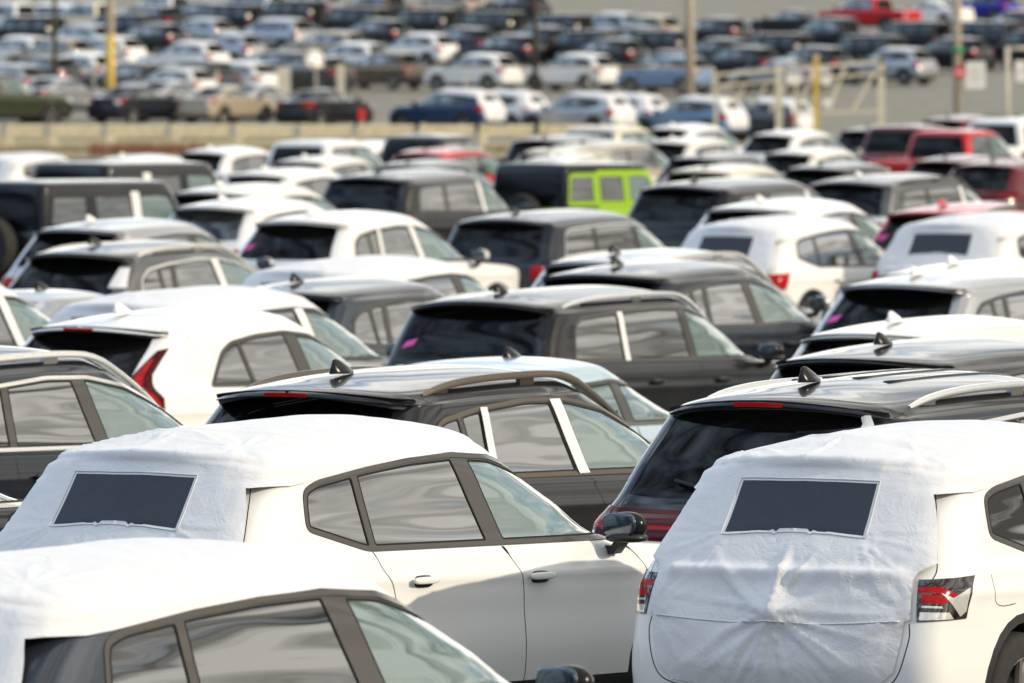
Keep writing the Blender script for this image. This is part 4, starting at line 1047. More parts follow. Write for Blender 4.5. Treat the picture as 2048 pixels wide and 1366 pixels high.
gry = N('mid', 'bp', 425, 515, 37, 'grey', 'grey crossover with silver rails, bright window surround and white patch on its tail', rail='alu', trim='chrome', film=True)
N('sedan', 'fin', 82, 580, 37, 'silver', 'pale sedan roof with a small black fin below the grey silver-railed crossover', glassr='gteal', antenna='gloss')
N('compact', 'bp', -5, 590, 38, 'white', 'white car with pale pillars and teal side glass, cut by the left edge', film=True)
N('mid', 'bp', -75, 560, 38, 'pearl', 'white car of which only a curved roof end shows at the left edge', rail='alu')
N('mid', 'bp', -165, 655, 38, 'grey', 'dark grey car showing only its front pillar, below the white one at left')
N('mid', 'bp', 380, 466, 36, 'silver', 'silver crossover with a small bright fin and dark rear glass, beyond the grey one', antenna='white', scale=(.94, .97, .98))
N('mid', 'bp', 818, 450, 35, 'white', 'white crossover with white pillar strips and a pink sticker, left of the chrome-trimmed black one', sticker=True, film=True, film2=True, scale=(.94, 1, 1))
term = N('boxy', 'fin', 1030, 425, 33.5, 'blueblack', 'black crossover with thick bright window trim and red letters on its tailgate', trim='chrome', scale=(.92, .93, .93))
N('compact', 'bp', 1695, 458, 33.5, 'white', 'white covered crossover with a dark mesh window, its front wheel arch showing', cover=11, scale=(.95, .97, .98))
N('mid', 'fin', 1885, 410, 33, 'red', 'red crossover with black rear glass and a pink sticker, behind the covered car at right', sticker=True, rail='bronze', antenna='red')
N('compact', (.42, 0, 1.43), 1890, 468, 31, 'white', 'white covered crossover with a wide mesh window and red lamp, at the right edge', cover=13, scale=(1, 1.05, 1))
N('mid', 'fin', 1520, 402, 34, 'white', 'white crossover roof behind the covered car with the visible wheel arch')
N('mid', 'fin', 1905, 527, 33, 'pearl', 'pearl white crossover roof, rearmost of the four stacked at the right edge')
N('mid', 'fin', 1832, 549, 33, 'silver', 'silver crossover with black spoiler, pink sticker and a tall white fin', sticker=True, antenna='white', scale=(.97, .98, .98))
N('mid', 'fin', 1788, 643, 33, 'pearl', 'white-roofed crossover with a white fin above the dark one by the silver rails', antenna='white', scale=(.97, .97, .97))
N('mid', 'fin', 1765, 688, 33, 'graphite', 'graphite crossover with a dark fin just behind the large ribbed-roof car', antenna='gloss', scale=(.98, .98, .98))
N('offroader', (.13, -.73, 1.82), 86, 368, 37, 'black', 'black boxy off-roader with a spare wheel and a white strip at left', film=True, upper='black')
N('mid', 'fin', 445, 400, 36, 'white', 'white crossover with teal rear glass, right of the black off-roader', glassr='gteal', scale=(.95, .97, .97))
N('mid', 'fin', 440, 371, 36, 'pearl', 'pearl crossover with dark rear glass and red lamp, just beyond the teal-glassed white one', glassr='gdark')
N('mid', 'fin', 530, 339, 36, 'white', 'white crossover with bright roof below the white pickup', scale=(.97, .97, .97))
N('boxy', 'fin', 755, 343, 35, 'graphite', 'dark grey boxy crossover with a white pillar strip, left of the lime off-roader', film=True, scale=(.88, 1, 1))
N('offroader', (.13, -.73, 1.82), 1128, 331, 42, 'lime', 'lime green off-roader with a black hardtop and spare wheel', upper='black', scale=(.72, 1, 1))
N('boxy', 'fin', 1388, 360, 34, 'black', 'black boxy crossover with a white pillar strip, right of the lime off-roader', film=True)
N('mid', 'fin', 1410, 332, 34, 'cream', 'cream crossover beyond the black boxy one right of the lime off-roader')
N('mid', 'fin', 1640, 327, 33.5, 'black', 'black crossover with a pale roof between the cream one and the two-tone one')
N('boxy', 'fin', 1718, 352, 33.5, 'white', 'two-tone boxy crossover, white below and grey above, with a white pillar strip', upper='grey', film=True, rail='bronze', scale=(.95, .97, .98))
N('large', 'fin', 1985, 320, 32.5, 'maroon', 'large dark red crossover with pale pillar beside the maroon one, at the right edge', scale=(.98, .98, .98))
N('mid', 'fin', 1890, 313, 33, 'maroon', 'maroon crossover with a bright roof in front of the red pickup')
N('pickup', (1.95, 0, 1.89), 1880, 262, 33, 'red', 'bright red pickup with a black rear cab window', glassr='gdark', near=120)
N('pickup', (1.95, 0, 1.89), 1790, 253, 33, 'maroon', 'dark red pickup with white trim under its rear window, left of the bright red one', near=120)
N('mid', 'fin', 1735, 254, 33, 'black', 'black crossover left of the dark red pickup', near=120)
N('pickup', (1.95, 0, 1.89), 1990, 240, 32.5, 'white', 'white pickup with a black rear window at the right edge', near=120)
N('mid', 'fin', 1895, 233, 33, 'maroon', 'maroon crossover beyond the white pickup at the right edge', near=120)
N('mid', 'fin', 2035, 234, 33, 'black', 'black crossover at the right edge just before the grass verge', near=120)
N('mid', 'fin', 1590, 298, 34, 'pearl', 'pearl crossover beyond the black one, right of the long white ones', near=120)
N('mid', 'fin', 1345, 250, 34, 'white', 'white crossover nearest the guardrail end', near=120)
N('mid', 'fin', 1345, 277, 34, 'pearl', 'pearl white crossover with dark rear glass, second from the guardrail end', near=120)
N('mid', 'fin', 1400, 308, 34, 'grey', 'dark grey crossover in front of the two white ones by the guardrail end', near=120)
N('mid', 'fin', 1555, 262, 34, 'white', 'white crossover with a broad bright roof, left of the black one by the red pickups', near=120)
N('pickup', (1.95, 0, 1.89), 1182, 255, 34.5, 'cream', 'cream pickup with a greenish rear window in front of the guardrail', glassr='gteal', near=120)
N('boxy', 'fin', 1088, 273, 35, 'black', 'black boxy crossover with dark rear glass in front of the guardrail', near=120)
N('boxy', 'fin', 1165, 284, 34.5, 'beige', 'beige boxy crossover in front of the cream pickup', near=120)
N('mid', 'fin', 1100, 297, 35, 'cream', 'cream crossover roof, the farther of the two right behind the lime off-roader', near=120, rail='alu')
N('mid', 'fin', 1105, 312, 35, 'pearl', 'pearl crossover roof just behind the lime off-roader', near=120, rail='alu')
N('mid', 'fin', 850, 298, 35, 'red', 'red crossover beyond the dark grey boxy one', near=120, rail='alu')
N('pickup', (1.95, 0, 1.89), 825, 272, 35, 'graphite', 'graphite pickup beyond the red crossover, before the guardrail', near=120)
N('mid', 'fin', 815, 322, 35, 'grey', 'grey crossover between the red one and the dark grey boxy one', near=120)
N('pickup', (1.95, 0, 1.89), 600, 283, 35.5, 'white', 'white pickup with a red lamp above its dark rear window, below the guardrail', near=120)
N('mid', 'fin', 705, 284, 35.5, 'white', 'white crossover right behind the cab of the white pickup', near=120)
N('mid', 'fin', 420, 296, 36, 'white', 'white crossover left of the white pickup, close to the guardrail', near=120)
N('mid', 'fin', 245, 312, 36, 'pearl', 'pearl crossover behind the tan-windowed off-roader', near=120)
N('offroader', (.13, -.73, 1.82), 215, 330, 36.5, 'graphite', 'graphite off-roader with tan side glass beyond the black one', near=120, upper='graphite', film2=True)
N('compact', 'bp', 120, 320, 37, 'white', 'white crossover under a plain cover at the left edge, beyond the black off-roader', near=120, cover=7)
N('mid', 'fin', 610, 314, 35.5, 'pearl', 'pearl crossover directly in front of the white pickup', near=120)

# letters on a tailgate
cu = bpy.data.curves.new('letters', 'FONT'); cu.body = 'GMC'; cu.size = .13; cu.extrude = .006; cu.align_x = 'CENTER'
to = bpy.data.objects.new('tmp', cu); COL.objects.link(to); dg = bpy.context.evaluated_depsgraph_get(); me = bpy.data.meshes.new_from_object(to.evaluated_get(dg)); bpy.data.objects.remove(to)
me.materials.clear(); me.materials.append(M['redlens'])
o = part('letters', me, term); o.rotation_euler = (R(84), 0, R(-90)); o.location = (.0, .0, 1.0)

patch('large', big, [[(.60+.045*k/4*(1+i*.35), 1.60-.045*i) for k in range(5)] for i in range(6)], 'r', M['film'], 'pillar_film')
patch('mid', gry, [[(.60+.09*k/4*(1+i*.2), 1.43-.05*i) for k in range(5)] for i in range(5)], 'r', M['film'], 'pillar_film')

# ---------------------------------------------------------------- the far lot beyond the guardrail
FG = 'cars in the far lot'
def Fc(tn, ref, px, py, yaw, col, label, **k):
    k.setdefault('near', 425); k.setdefault('far', 950); k.setdefault('lod', 2)
    if k.get('Y') and tn == 'pickup': k['scale'] = (1.1, 1.1, 1.15)
    return car(tn, ref, px, py, yaw, col, label, **k)
YL = -55
rows = [
 # front row: sedans nose to the right, then crossovers nose to the left
 ('pickup', 'roof', -14, 146, 62, 'olive', 'olive green pickup at the left end of the row behind the guardrail'),
 ('sedan', 'roof', 120, 153, 36, 'silver', 'silver sedan next to the olive pickup'),
 ('sedan', 'roof', 275, 170, 36, 'blueblack', 'dark blue sedan with a bright boot lid, third behind the guardrail'),
 ('sedan', 'roof', 345, 160, 36, 'silver', 'silver sedan behind the dark blue one by the light pole'),
 ('sedan', 'roof', 455, 171, 36, 'beige', 'beige sedan glinting in the sun behind the guardrail'),
 ('sedan', 'roof', 520, 166, 36, 'silver', 'silver sedan just beyond the beige one'),
 ('sedan', 'roof', 650, 178, 36, 'graphite', 'graphite sedan left of the blue crossover'),
 ('compact', 'roof', 905, 178, YL, 'blue', 'dark blue crossover with a white cover over its tail behind the guardrail'),
 ('compact', 'roof', 1000, 181, YL, 'white', 'white crossover half hidden right of the dark blue one'),
 ('compact', 'roof', 1165, 185, YL, 'silver', 'silver crossover with a covered tail behind the right part of the guardrail'),
 ('compact', 'roof', 1240, 187, YL, 'white', 'white crossover half hidden right of the silver one'),
 ('compact', 'roof', 1390, 193, YL, 'skyblue', 'light blue crossover with a covered tail past the guardrail end'),
 ('compact', 'roof', 1530, 197, YL, 'grey', 'grey crossover with a covered tail, last in the front row of the far lot'),
 # second row
 ('mid', 'roof', 955, 107, YL, 'white', 'white crossover second from left in the white trio'),
 ('mid', 'roof', 1150, 107, YL, 'white', 'white crossover beside the thin dark pole'),
 ('mid', 'roof', 1342, 112, YL, 'skyblue', 'pale blue crossover crossed by the tan light pole'),
 ('mid', 'roof', 765, 103, YL, 'brown', 'bronze crossover left of the white trio'),
 ('mid', 'roof', 550, 90, YL, 'slate', 'blue-grey crossover behind the glare reflector'),
 ('mid', 'roof', 385, 108, YL, 'graphite', 'dark grey crossover right of the yellow-footed pole'),
 ('mid', 'roof', 255, 112, YL, 'black', 'black crossover behind the yellow-footed pole'),
 ('mid', 'roof', 75, 100, YL, 'graphite', 'graphite crossover near the left edge of the second row'),
 ('sedan', 'roof', 160, 92, YL, 'white', 'white sedan between two dark crossovers in the second row'),
 ('sedan', 'roof', 1560, 118, YL, 'silver', 'silver sedan seen through the white gate'),
 # third row
 ('mid', 'roof', 835, 66, YL, 'white', 'white crossover with red lamp beyond the bronze one'),
 ('mid', 'roof', 1010, 68, YL, 'blueblack', 'blue-black crossover left of the thin dark pole'),
 ('mid', 'roof', 660, 62, YL, 'beige', 'beige crossover with a sunlit tail in the third row'),
 ('mid', 'roof', 1215, 76, YL, 'black', 'black crossover with a red lamp in the third row'),
 ('mid', 'roof', 1430, 76, YL, 'black', 'black crossover right of the tan light pole'),
 ('mid', 'roof', 375, 82, YL, 'white', 'white crossover with a bright tail in the third row at left'),
 ('boxy', 'roof', 545, 36, YL, 'silver', 'silver long-roofed crossover in the third row at left'),
 ('mid', 'roof', 300, 46, YL, 'graphite', 'graphite crossover with a paper on its door beside the yellow-footed pole'),
 ('mid', 'roof', 155, 48, YL, 'silver', 'silver crossover beside the olive pole at upper left'),
 ('mid', 'roof', 30, 72, YL, 'white', 'white crossover at the left edge of the third row'),
 ('mid', 'roof', 1785, 95, YL, 'silver', 'silver crossover standing alone on the asphalt right of the gate'),
 # fourth row
 ('offroader', 'roof', 705, 14, YL, 'black', 'black off-roader, leftmost of the row of four at the top'),
 ('offroader', 'roof', 838, 17, YL, 'black', 'black off-roader, second of the row of four at the top'),
 ('offroader', 'roof', 972, 22, YL, 'olive', 'dark green off-roader, third of the row of four at the top'),
 ('offroader', 'roof', 1105, 28, YL, 'black', 'black off-roader behind the thin dark pole'),
 ('mid', 'roof', 1215, 25, YL, 'silver', 'silver crossover in the top row left of the tan pole'),
 ('mid', 'roof', 1290, 30, YL, 'beige', 'beige crossover in the top row next to the tan pole'),
 ('mid', 'roof', 1425, 34, YL, 'graphite', 'graphite crossover in the top row right of the tan pole'),
 ('offroader', 'roof', 1160, 60, YL, 'black', 'black off-roader between the top row and the white trio'),
 ('offroader', 'roof', 1305, 60, YL, 'black', 'black off-roader left of the tan light pole'),
 ('offroader', 'roof', 1540, 66, YL, 'black', 'black off-roader above the white gate'),
 ('pickup', 'roof', 1665, 34, YL, 'blueblack', 'blue-black pickup above the yellow post'),
 ('offroader', 'roof', 1725, 70, YL, 'black', 'black off-roader behind the lone silver crossover'),
 ('offroader', 'roof', 1818, 42, YL, 'graphite', 'graphite off-roader left of the sign pole'),
 ('offroader', 'roof', 1958, 42, YL, 'slate', 'grey off-roader right of the sign pole'),
 ('offroader', 'roof', 2060, 60, YL, 'black', 'black off-roader at the upper right edge'),
 ('pickup', 'roof', 1735, -8, YL, 'red', 'red pickup at the top right'),
 ('sedan', 'roof', 1582, 20, YL, 'graphite', 'graphite sedan left of the red pickup'),
 ('sedan', 'roof', 1862, 0, YL, 'white', 'white sedan between the red pickup and the sign pole'),
 ('mid', 'roof', 1968, -16, YL, 'vividblue', 'vivid blue crossover at the top right corner'),
 ('offroader', 'roof', 450, 8, YL, 'blueblack', 'blue-black off-roader at the top left of the middle'),
 ('mid', 'roof', 395, 36, YL, 'silver', 'silver crossover in front of the blue-black off-roader'),
 ('offroader', 'roof', 575, 0, YL, 'graphite', 'graphite off-roader between two others at the top'),
 ('offroader', 'roof', 50, 32, YL, 'black', 'black off-roader at the upper left edge'),
 ('offroader', 'roof', 235, 28, YL, 'blueblack', 'blue-black off-roader behind the yellow-footed pole at the top'),
 ('pickup', 'roof', 330, -12, YL, 'white', 'white pickup cut by the top edge near the yellow-footed pole'),
 ('boxy', 'roof', 500, -14, YL, 'white', 'white boxy crossover cut by the top edge'),
]
FRONT = {905: 450, 1000: 457, 1165: 450, 1240: 457, 1390: 450, 1530: 452, 120: 452, 275: 450, 345: 461, 455: 450, 520: 461, 650: 450, -14: 448}
for i, r in enumerate(rows):
    r = list(r); k = {}
    if i < 13: k['Y'] = FRONT[r[2]]; k['scale'] = (1, 1, 1.06) if r[0] == 'sedan' else (1.06, 1.06, 1.06)
    elif i < 23 and r[2] < 700: r[3] += 12; k['scale'] = (1.06, 1.06, 1.06)
    if i < 13 and r[0] == 'compact': k['cover'] = 17; k['lod'] = 1
    Fc(*r, **k)
extra = [
 (8, 128, 'mid', 'silver', 'silver crossover low at the left edge above the olive pickup'), (152, 106, 'mid', 'white', 'white crossover above the silver sedan at left'),
 (345, 134, 'mid', 'white', 'white crossover just right of the yellow-footed pole'), (470, 122, 'mid', 'white', 'white crossover above the beige sedan'),
 (620, 112, 'mid', 'graphite', 'graphite crossover between the two pale marker posts'), (700, 84, 'mid', 'white', 'white crossover above the bronze one'),
 (110, 76, 'mid', 'beige', 'beige crossover right of the olive pole'), (210, 72, 'mid', 'white', 'white crossover left of the yellow-footed pole'),
 (450, 66, 'mid', 'silver', 'silver crossover above the blue-grey one at left'), (585, 46, 'sedan', 'black', 'black sedan left of the beige crossover of the third row'),
 (748, 38, 'mid', 'black', 'black crossover just below the two leftmost off-roaders'), (918, 54, 'mid', 'blueblack', 'blue-black crossover above the white one with a red lamp'),
 (1070, 52, 'mid', 'black', 'black crossover left of the black off-roader in the top rows'), (1260, 52, 'mid', 'graphite', 'graphite crossover under the beige one in the top row'),
 (100, 6, 'boxy', 'white', 'white boxy crossover at the top left, right of the olive pole'), (180, 4, 'pickup', 'cream', 'cream pickup cut by the top edge left of the yellow-footed pole'),
 (20, 4, 'pickup', 'white', 'white pickup in the top left corner'), (620, -16, 'mid', 'silver', 'silver crossover cut by the top edge left of the middle'),
 (760, -18, 'pickup', 'brown', 'brown pickup cut by the top edge above the off-roaders'), (900, -18, 'mid', 'beige', 'beige crossover cut by the top edge above the off-roaders'),
 (1030, -14, 'mid', 'graphite', 'graphite crossover cut by the top edge near the thin dark pole'), (1480, 92, 'mid', 'black', 'black crossover above the left end of the white gate'),
 (1620, 92, 'mid', 'graphite', 'graphite crossover above the middle of the white gate'), (1900, 74, 'mid', 'black', 'black crossover behind the sign pole'),
 (2030, 20, 'mid', 'maroon', 'maroon crossover in the upper right corner'), (1330, 100, 'mid', 'black', 'black crossover close behind the pale blue one by the tan pole'),
 (390, 4, 'mid', 'black', 'black crossover at the top, left of the blue-black off-roader'), (290, 10, 'boxy', 'graphite', 'graphite boxy crossover just right of the yellow-footed pole top')]
for px, py, tn, c, lab in extra: Fc(tn, 'roof', px, py, YL, c, lab)

# ---------------------------------------------------------------- guardrail, fence, gate, poles, signs
M['railcon'] = simple('weathered_rail', (.66, .59, .42), .7, noise=.15, nscale=4)
M['galv'] = simple('galvanised_steel', (.42, .39, .32), .5, .5, noise=.12, nscale=6)
M['tanpole'] = simple('tan_wood_pole', (.46, .39, .30), .8, noise=.18, nscale=5)
M['yellow'] = simple('yellow_paint', (.62, .44, .10), .6, noise=.1, nscale=6)
M['greenmark'] = simple('green_band', (.02, .30, .10), .6)
M['signred'] = simple('sign_red', (.62, .03, .03), .5)
M['signwhite'] = simple('sign_white', (.82, .82, .78), .55)
M['signblack'] = simple('sign_black', (.02, .02, .02), .6)
M['gatepaint'] = simple('white_gate_paint', (.62, .57, .46), .6, noise=.12, nscale=5)
def at(px, y, h=0):
    d = ray(px, 683); return Vector((d.x/d.y*y, y, ground(y, d.x/d.y*y)+h))
def z_at(py, y):
    d = ray(1024, py); return CAM_H+d.z/d.y*y
YG = 350
root = empty('guardrail', at(500, YG), 0, 'low cream guardrail of planks and posts between the two parking lots', 'guardrail')
posts = [-60, 20, 108, 222, 351, 479, 609, 723, 847, 967, 1085, 1205, 1272]
zt = z_at(249, YG); zg = ground(YG)
for i, px in enumerate(posts):
    p = at(px, YG)-root.location
    mb = MB(); mb.box((p.x, -.06, (zt+.03-zg)/2-.1), (.22, .18, zt-zg+.23)); part('post', mb.mesh('rail_post', [M['railcon']], smooth=False), root)
    if i < len(posts)-1:
        q = at(posts[i+1], YG)-root.location; w = q.x-p.x-.30
        mb = MB(); zc = zt-zg-.20
        mb.sweep([(p.x+.13, 0, zc), (q.x-.26, 0, zc)], [(-.03, -.19), (-.07, -.13), (-.07, -.07), (-.03, 0), (-.07, .07), (-.07, .13), (-.03, .19), (.02, .19), (.02, -.19)][::-1])
        part('rail', mb.mesh('rail_plank', [M['railcon']], angle=30), root)
# chain-link fence in front of the far lot
def chain_fence(x0, x1, y, h, label, step=3.0, mesh=True):
    a, b = at(x0, y), at(x1, y); n = max(1, int((b.x-a.x)/step)); r = empty('chain_link_fence', a, 0, label, 'fence')
    for i in range(n+1):
        x = (b.x-a.x)*i/n; mb = MB(); mb.cyl((x, 0, -.1), (x, 0, h), .04, n=8); part('post', mb.mesh('fence_post', [M['galv']]), r)
    mb = MB(); mb.cyl((0, 0, h-.04), (b.x-a.x, 0, h-.04), .025, n=8); mb.cyl((0, 0, .1), (b.x-a.x, 0, .1), .012, n=6); part('top_rail', mb.mesh('fence_rail', [M['galv']]), r)
    mb = MB(); s = .30; L = b.x-a.x; m = int((L+h)/s)
    for i in range(m):
        u = i*s
        for sgn in (0, 1):
            xa, za, xb, zb_ = u-h, 0, u, h
            if xa < 0: za += -xa; xa = 0
            if xb > L: zb_ -= (xb-L); xb = L
            if zb_ <= za: continue
            if sgn: xa, xb = L-xa, L-xb
            mb.cyl((xa, .0, za), (xb, .0, zb_), .005, n=3, cap=False)
    part('wire_mesh', mb.mesh('fence_wire', [M['galv']]), r)
    return r
chain_fence(-60, 1425, 474, 1.9, 'long chain-link fence behind the front row of the far lot', 5.0)
chain_fence(1845, 1966, 425, 1.15, 'short low wire fence beside the sign pole', 1.4)
chain_fence(1966, 2200, 426, 1.2, 'low wire fence running off the right edge', 2.2)
# gate
yg = 420; g0 = at(1427, yg); g1 = at(1765, yg)
def zz(py): return z_at(py, yg)-g0.z
gate = empty('sliding_gate', g0, 0, 'long white sliding gate with slanting braces at the far lot entrance', 'gate'); W_ = g1.x-g0.x
X = lambda px: at(px, yg).x-g0.x
mb = MB(); mb.sweep([(0, 0, zz(150)), (X(1768), 0, zz(123))], [(-.05, -.06), (-.05, .06), (.05, .06), (.05, -.06)]); part('top_bar', mb.mesh('gate_bar', [M['gatepaint']], angle=30), gate)
mb = MB(); mb.sweep([(0, 0, zz(172)), (X(1768), 0, zz(146))], [(-.05, -.05), (-.05, .05), (.05, .05), (.05, -.05)]); part('middle_bar', mb.mesh('gate_bar', [M['gatepaint']], angle=30), gate)
mb = MB(); mb.sweep([(X(1590), 0, zz(228)), (X(1768), 0, zz(222))], [(-.04, -.05), (-.04, .05), (.04, .05), (.04, -.05)]); part('bottom_bar', mb.mesh('gate_bar', [M['gatepaint']], angle=30), gate)
for a, b in (((1690, 135), (1655, 222)), ((1752, 140), (1705, 222)), ((1572, 170), (1540, 222)), ((1620, 165), (1590, 222)), ((1532, 172), (1500, 215)), ((1490, 175), (1462, 210))):
    mb = MB(); mb.sweep([(X(a[0]), 0, zz(a[1])), (X(b[0]), 0, zz(b[1]))], [(-.06, -.04), (-.06, .04), (.06, .04), (.06, -.04)], up=(0, 1, 0)); part('brace', mb.mesh('gate_brace', [M['gatepaint']], angle=30), gate)
for px in (1762, 1592, 1432):
    mb = MB(); mb.box((X(px), .02, (zz(118 if px > 1700 else 150)-.1)/2), (.24 if px > 1700 else .14, .14, zz(118 if px > 1700 else 150)+.1)); part('upright', mb.mesh('gate_post', [M['gatepaint']], smooth=False), gate)
for px, py in ((1587, 158), (1652, 162), (1655, 205)):
    mb = MB(); mb.box((X(px), -.10, zz(py)), (.55 if px < 1600 else .34, .03, .42 if px < 1600 else .30)); o = part('panel', mb.mesh('gate_panel', [M['signwhite']], smooth=False), gate)
# tall frame at the right edge
yf = 424; f0 = at(2020, yf); fr = empty('goal_frame', f0, 0, 'tall tan pipe frame standing at the right edge by the wire fence', 'frame')
for px in (2014, 2070):
    mb = MB(); x = at(px, yf).x-f0.x; mb.cyl((x, 0, -.1), (x, 0, z_at(93, yf)-f0.z), .09, n=10); part('upright', mb.mesh('frame_post', [M['gatepaint']]), fr)
mb = MB(); x0 = at(2014, yf).x-f0.x; x1 = at(2070, yf).x-f0.x; z = z_at(97, yf)-f0.z; mb.cyl((x0, 0, z), (x1, 0, z), .07, n=10); part('crossbar', mb.mesh('frame_bar', [M['gatepaint']]), fr)
for px, py in ((2040, 132), (2042, 152)):
    mb = MB(); mb.box((at(px, yf).x-f0.x, -.12, z_at(py, yf)-f0.z), (.42, .03, .40)); part('panel', mb.mesh('frame_panel', [M['signwhite']], smooth=False), fr)
# poles
def pole(px, y, r, top, mat, label, name='light_pole', foot=None, cat='pole'):
    b = at(px, y); ro = empty(name, b, 0, label, cat)
    mb = MB(); mb.cyl((0, 0, -.2), (0, 0, top), r, r*.82, 14); part('shaft', mb.mesh('pole_shaft', [mat]), ro)
    if foot:
        mb = MB(); mb.cyl((0, 0, 0), (0, 0, foot), r*1.06, r*1.05, 14); part('painted_base', mb.mesh('pole_base', [M['yellow']]), ro)
    mb = MB(); mb.box((0, -.9, top+.02), (.16, 1.8, .10)); mb.sell((0, -1.8, top), (.35, .8, .16), .6); part('lamp_arm', mb.mesh('pole_arm', [M['galv']]), ro)
    return ro
pole(221, 473, .19, 11, M['tanpole'], 'light pole with a yellow painted foot at upper left', foot=z_at(70, 473)-at(221, 473).z)
pole(1379, 471, .20, 11, M['tanpole'], 'thick tan light pole rising above the light blue crossover')
sp = pole(1914, 428, .15, 11, M['tanpole'], 'light pole with a green band, carrying two road signs')
mb = MB(); zb_ = z_at(100, 428)-sp.location.z; mb.lathe([(-.09, .16), (-.09, .24), (.09, .24), (.09, .16)], (0, 0, zb_), 18, 0, 'Z'); part('green_band', mb.mesh('band', [M['greenmark']]), sp)
pole(1070, 472, .12, 11, simple('dark_steel', (.06, .05, .045), .6), 'thin dark light pole right of the middle', name='light_pole')
pole(110, 474, .11, 11, simple('olive_steel', (.16, .14, .07), .6), 'thin olive pole near the upper left corner')
b = at(1632, 419); yp = empty('bollard_post', b, 0, 'square yellow post in front of the white gate', 'post')
mb = MB(); hh = z_at(112, 419)-b.z; mb.box((0, 0, hh/2-.1), (.20, .20, hh+.2)); part('shaft', mb.mesh('yellow_post', [M['yellow']], smooth=False), yp)
mb = MB(); mb.sell((0, 0, hh+.0), (.24, .24, .10), .7); part('cap', mb.mesh('post_cap', [M['gatepaint']]), yp)
for px, w, t, lab in ((568, .55, 133, 'broad pale marker post behind the beige sedan'), (682, .32, 128, 'narrow pale marker post beside the graphite sedan'), (1558, .26, 128, 'short pale post by the white gate')):
    b = at(px, 470 if px < 1000 else 422); yv = b.y; hh = z_at(t, yv)-b.z; mp_ = empty('marker_post', b, 0, lab, 'post'); mb = MB(); mb.box((0, 0, hh/2-.1), (w, .10, hh+.2)); part('board', mb.mesh('marker', [M['gatepaint']], smooth=False), mp_)
# signs on the pole
def sign_disc(px, py, y, r, label):
    b = Vector((at(px, y).x, y-.22, z_at(py, y))); ro = empty('no_entry_sign', b, 0, label, 'road sign')
    mb = MB(); mb.cyl((0, 0, 0), (0, -.02, 0), r, n=28); part('plate', mb.mesh('sign_plate', [M['signred']], angle=30), ro)
    mb = MB(); mb.box((0, -.026, 0), (r*1.3, .008, r*.32)); part('white_bar', mb.mesh('sign_bar', [M['signwhite']], smooth=False), ro)
sign_disc(1919, 145, 428, .25, 'round red no entry sign on the pole with a green band')
b = Vector((at(1950, 428).x, 428-.2, z_at(150, 428))); so = empty('notice_sign', b, 0, 'white notice board right of the round red sign', 'road sign')
mb = MB(); mb.box((0, 0, 0), (.74, .03, 1.0)); part('plate', mb.mesh('notice_plate', [M['signwhite']], smooth=False), so)
mb = MB()
for k in range(4): mb.box((0, -.02, .25-.16*k), (.46-.05*(k % 2), .006, .05))
part('faint_lines', mb.mesh('notice_lines', [simple('faded_print', (.45, .45, .42), .8)], smooth=False), so)
mb = MB(); mb.box((-.40, .06, .1), (.5, .05, .05)); part('bracket', mb.mesh('notice_bracket', [M['galv']], smooth=False), so)
# small red flag post at the guardrail
b = at(724, 348); fl = empty('marker_flag', b, 0, 'small red marker on a post at the guardrail', 'marker')
z1 = z_at(218, 348)-b.z; mb = MB(); mb.cyl((0, 0, 0), (0, 0, z1), .02, n=6); part('stick', mb.mesh('flag_stick', [M['galv']]), fl)
mb = MB(); mb.box((0, 0, z1-.17), (.22, .05, .36)); part('red_plate', mb.mesh('flag_plate', [M['signred']], smooth=False), fl)
# dry weeds below the guardrail and along the verge: stuff
def weeds(name, label, x0, x1, ya, yb, n, hmin, hmax, mat, seed):
    rng = random.Random(seed); mb = MB()
    for i in range(n):
        y = rng.uniform(ya, yb); p = at(rng.uniform(x0, x1), y); h = rng.uniform(hmin, hmax)
        for k in range(3):
            a = rng.uniform(0, 6.28); l = rng.uniform(.05, .25); w = .02
            t = Vector((p.x+math.cos(a)*l, y+math.sin(a)*l, p.z+h*rng.uniform(.6, 1)))
            mb.add([(p.x-w, y, p.z-.02), (p.x+w, y, p.z-.02), t], [(0, 1, 2)])
    me = mb.mesh(name, [mat]); o = bpy.data.objects.new(name, me); COL.objects.link(o); o['kind'] = 'stuff'; o['label'] = label; o['category'] = 'weeds'
dw = simple('dry_weeds', (.22, .09, .055), .9, noise=.3)
weeds('dry_weeds', 'reddish dry weeds under the left part of the guardrail', 180, 420, 336, 349.2, 420, .05, .45, dw, 3)
weeds('dry_weeds', 'reddish dry weeds under the guardrail near the red marker', 620, 920, 338, 349.2, 420, .05, .4, dw, 5)
weeds('dry_weeds', 'low tan weeds along the foot of the guardrail', -40, 1260, 343, 349.2, 1800, .05, .25, simple('tan_weeds', (.30, .24, .15), .9, noise=.3), 6)
weeds('dead_grass', 'straw coloured dead grass on the verge by the gate', 1250, 2150, 385, 416, 9000, .04, .16, simple('dead_grass', (.42, .34, .15), .9, noise=.3), 4)

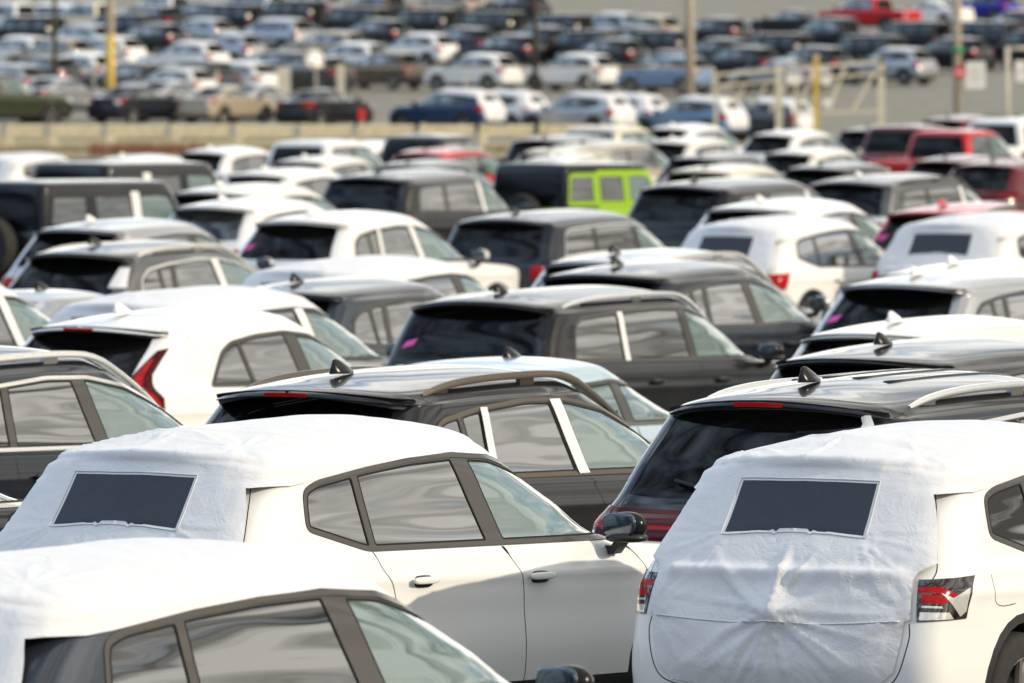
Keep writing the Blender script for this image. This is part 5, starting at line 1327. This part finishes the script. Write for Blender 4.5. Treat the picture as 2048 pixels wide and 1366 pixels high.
# mirror dome on a post, added and aimed to flash the sun
b = at(632, 455); cm = empty('glare_reflector', b, 0, 'round mirror dome on a post, added for its sun flash at upper left', 'mirror')
zc = z_at(118, 455)-b.z; mb = MB(); mb.cyl((0, .06, -.1), (0, .06, zc), .04, n=8); part('post', mb.mesh('mirror_post', [M['galv']]), cm)
d = (sd+Vector((0, -1, .0))).normalized(); u = d.orthogonal().normalized(); w = d.cross(u); vs = []; fs = []; Rr = 1.7
for j in range(6):
    for i in range(24): a = 2*math.pi*i/24; ph = .001+j*.05; vs.append(Vector((0, 0, zc))+d*(Rr*math.cos(ph)-Rr)+(u*math.cos(a)+w*math.sin(a))*Rr*math.sin(ph))
for j in range(5):
    for i in range(24): fs.append((j*24+i, j*24+(i+1) % 24, (j+1)*24+(i+1) % 24, (j+1)*24+i))
mb = MB(); mb.add(vs, fs); part('glare_dome', mb.mesh('glare_dome', [simple('glare_dome', (.85, .82, .76), .05, 1)]), cm)
mb = MB(); ring = [Vector((0, 0, zc))+d*(-.09)+(u*math.cos(a)+w*math.sin(a))*.42 for a in np.linspace(0, 2*math.pi, 25)]; mb.sweep(ring, [(-.02, -.02), (-.02, .02), (.02, .02), (.02, -.02)], up=d, cap=False); part('rim', mb.mesh('mirror_rim', [M['amber']]), cm)

# ---------------------------------------------------------------- ground
def ground_sheet(name, y0, y1, mat, dz=0, x0=-900, x1=900, step=5):
    ys = list(np.arange(y0, y1, step))+[y1]; vs = []; fs = []
    xs = [x0, -60, -30, -20, -12, -8, -6, -4.5, -2, 0, 2, 3.5, 5, 7, 10, 20, 40, x1]; n = len(xs)
    for y in ys: vs += [(x, y, ground(y, x)+dz) for x in xs]
    for i in range(len(ys)-1):
        for j in range(n-1): fs.append((i*n+j, i*n+j+1, (i+1)*n+j+1, (i+1)*n+j))
    me = bpy.data.meshes.new(name); me.from_pydata(vs, [], fs); me.materials.append(mat); me.update()
    me.polygons.foreach_set('use_smooth', np.full(len(fs), True))
    o = bpy.data.objects.new(name, me); COL.objects.link(o); o['kind'] = 'structure'; return o
asph = simple('asphalt', (.075, .072, .066), .85, noise=.3, nscale=3, bmp=(40, .3, .01))
asph2 = simple('worn_asphalt', (.20, .185, .145), .85, noise=.2, nscale=1.2, bmp=(40, .3, .01))
grass = simple('dry_grass', (.30, .25, .12), .95, noise=.35, nscale=.8, bmp=(12, .8, .05))
ground_sheet('ground', -60, 3000, asph2, -.25, step=5)
ground_sheet('parking_lot', -40, 335, asph, 0)
ground_sheet('grass_verge', 335, 418, grass, .0)
ground_sheet('far_parking_lot', 418, 1500, asph2, .0)
# wooded ridges far off to both sides (unseen, added to darken reflections in doors and glass)
def ridge(name, pts, seed):
    rng = random.Random(seed); vs = []; fs = []; n = len(pts)-1; m = 0; top = []
    path = []
    for i in range(n):
        for k in range(24): t = k/24; path.append((pts[i][0]*(1-t)+pts[i+1][0]*t, pts[i][1]*(1-t)+pts[i+1][1]*t))
    for i, (x, y) in enumerate(path):
        g = ground(max(-40, min(y, 1500))); h = 26+14*mn.noise(Vector((i*.07, seed, 0)))+5*mn.noise(Vector((i*.9, seed, 3)))
        d = Vector((x, y)).normalized()
        for (o, z) in ((0, -2), (8, h*.55), (22, h*.85), (45, h), (90, h*.8), (120, -2)): vs.append((x+d.x*o, y+d.y*o, g+z+rng.uniform(-1.5, 1.5)))
    for i in range(len(path)-1):
        for j in range(5): fs.append((i*6+j, i*6+j+1, (i+1)*6+j+1, (i+1)*6+j))
    me = bpy.data.meshes.new(name); me.from_pydata(vs, [], fs); me.materials.append(simple('wooded_ridge_'+str(seed), (.045, .05, .025), .95, noise=.5, nscale=.12)); me.update()
    o = bpy.data.objects.new(name, me); COL.objects.link(o); o['kind'] = 'structure'
ridge('offscreen_hills', [(360, -300), (420, 60), (430, 400), (470, 900)], 1)
ridge('offscreen_hills', [(-470, 900), (-430, 400), (-400, 0), (-360, -300)], 2)
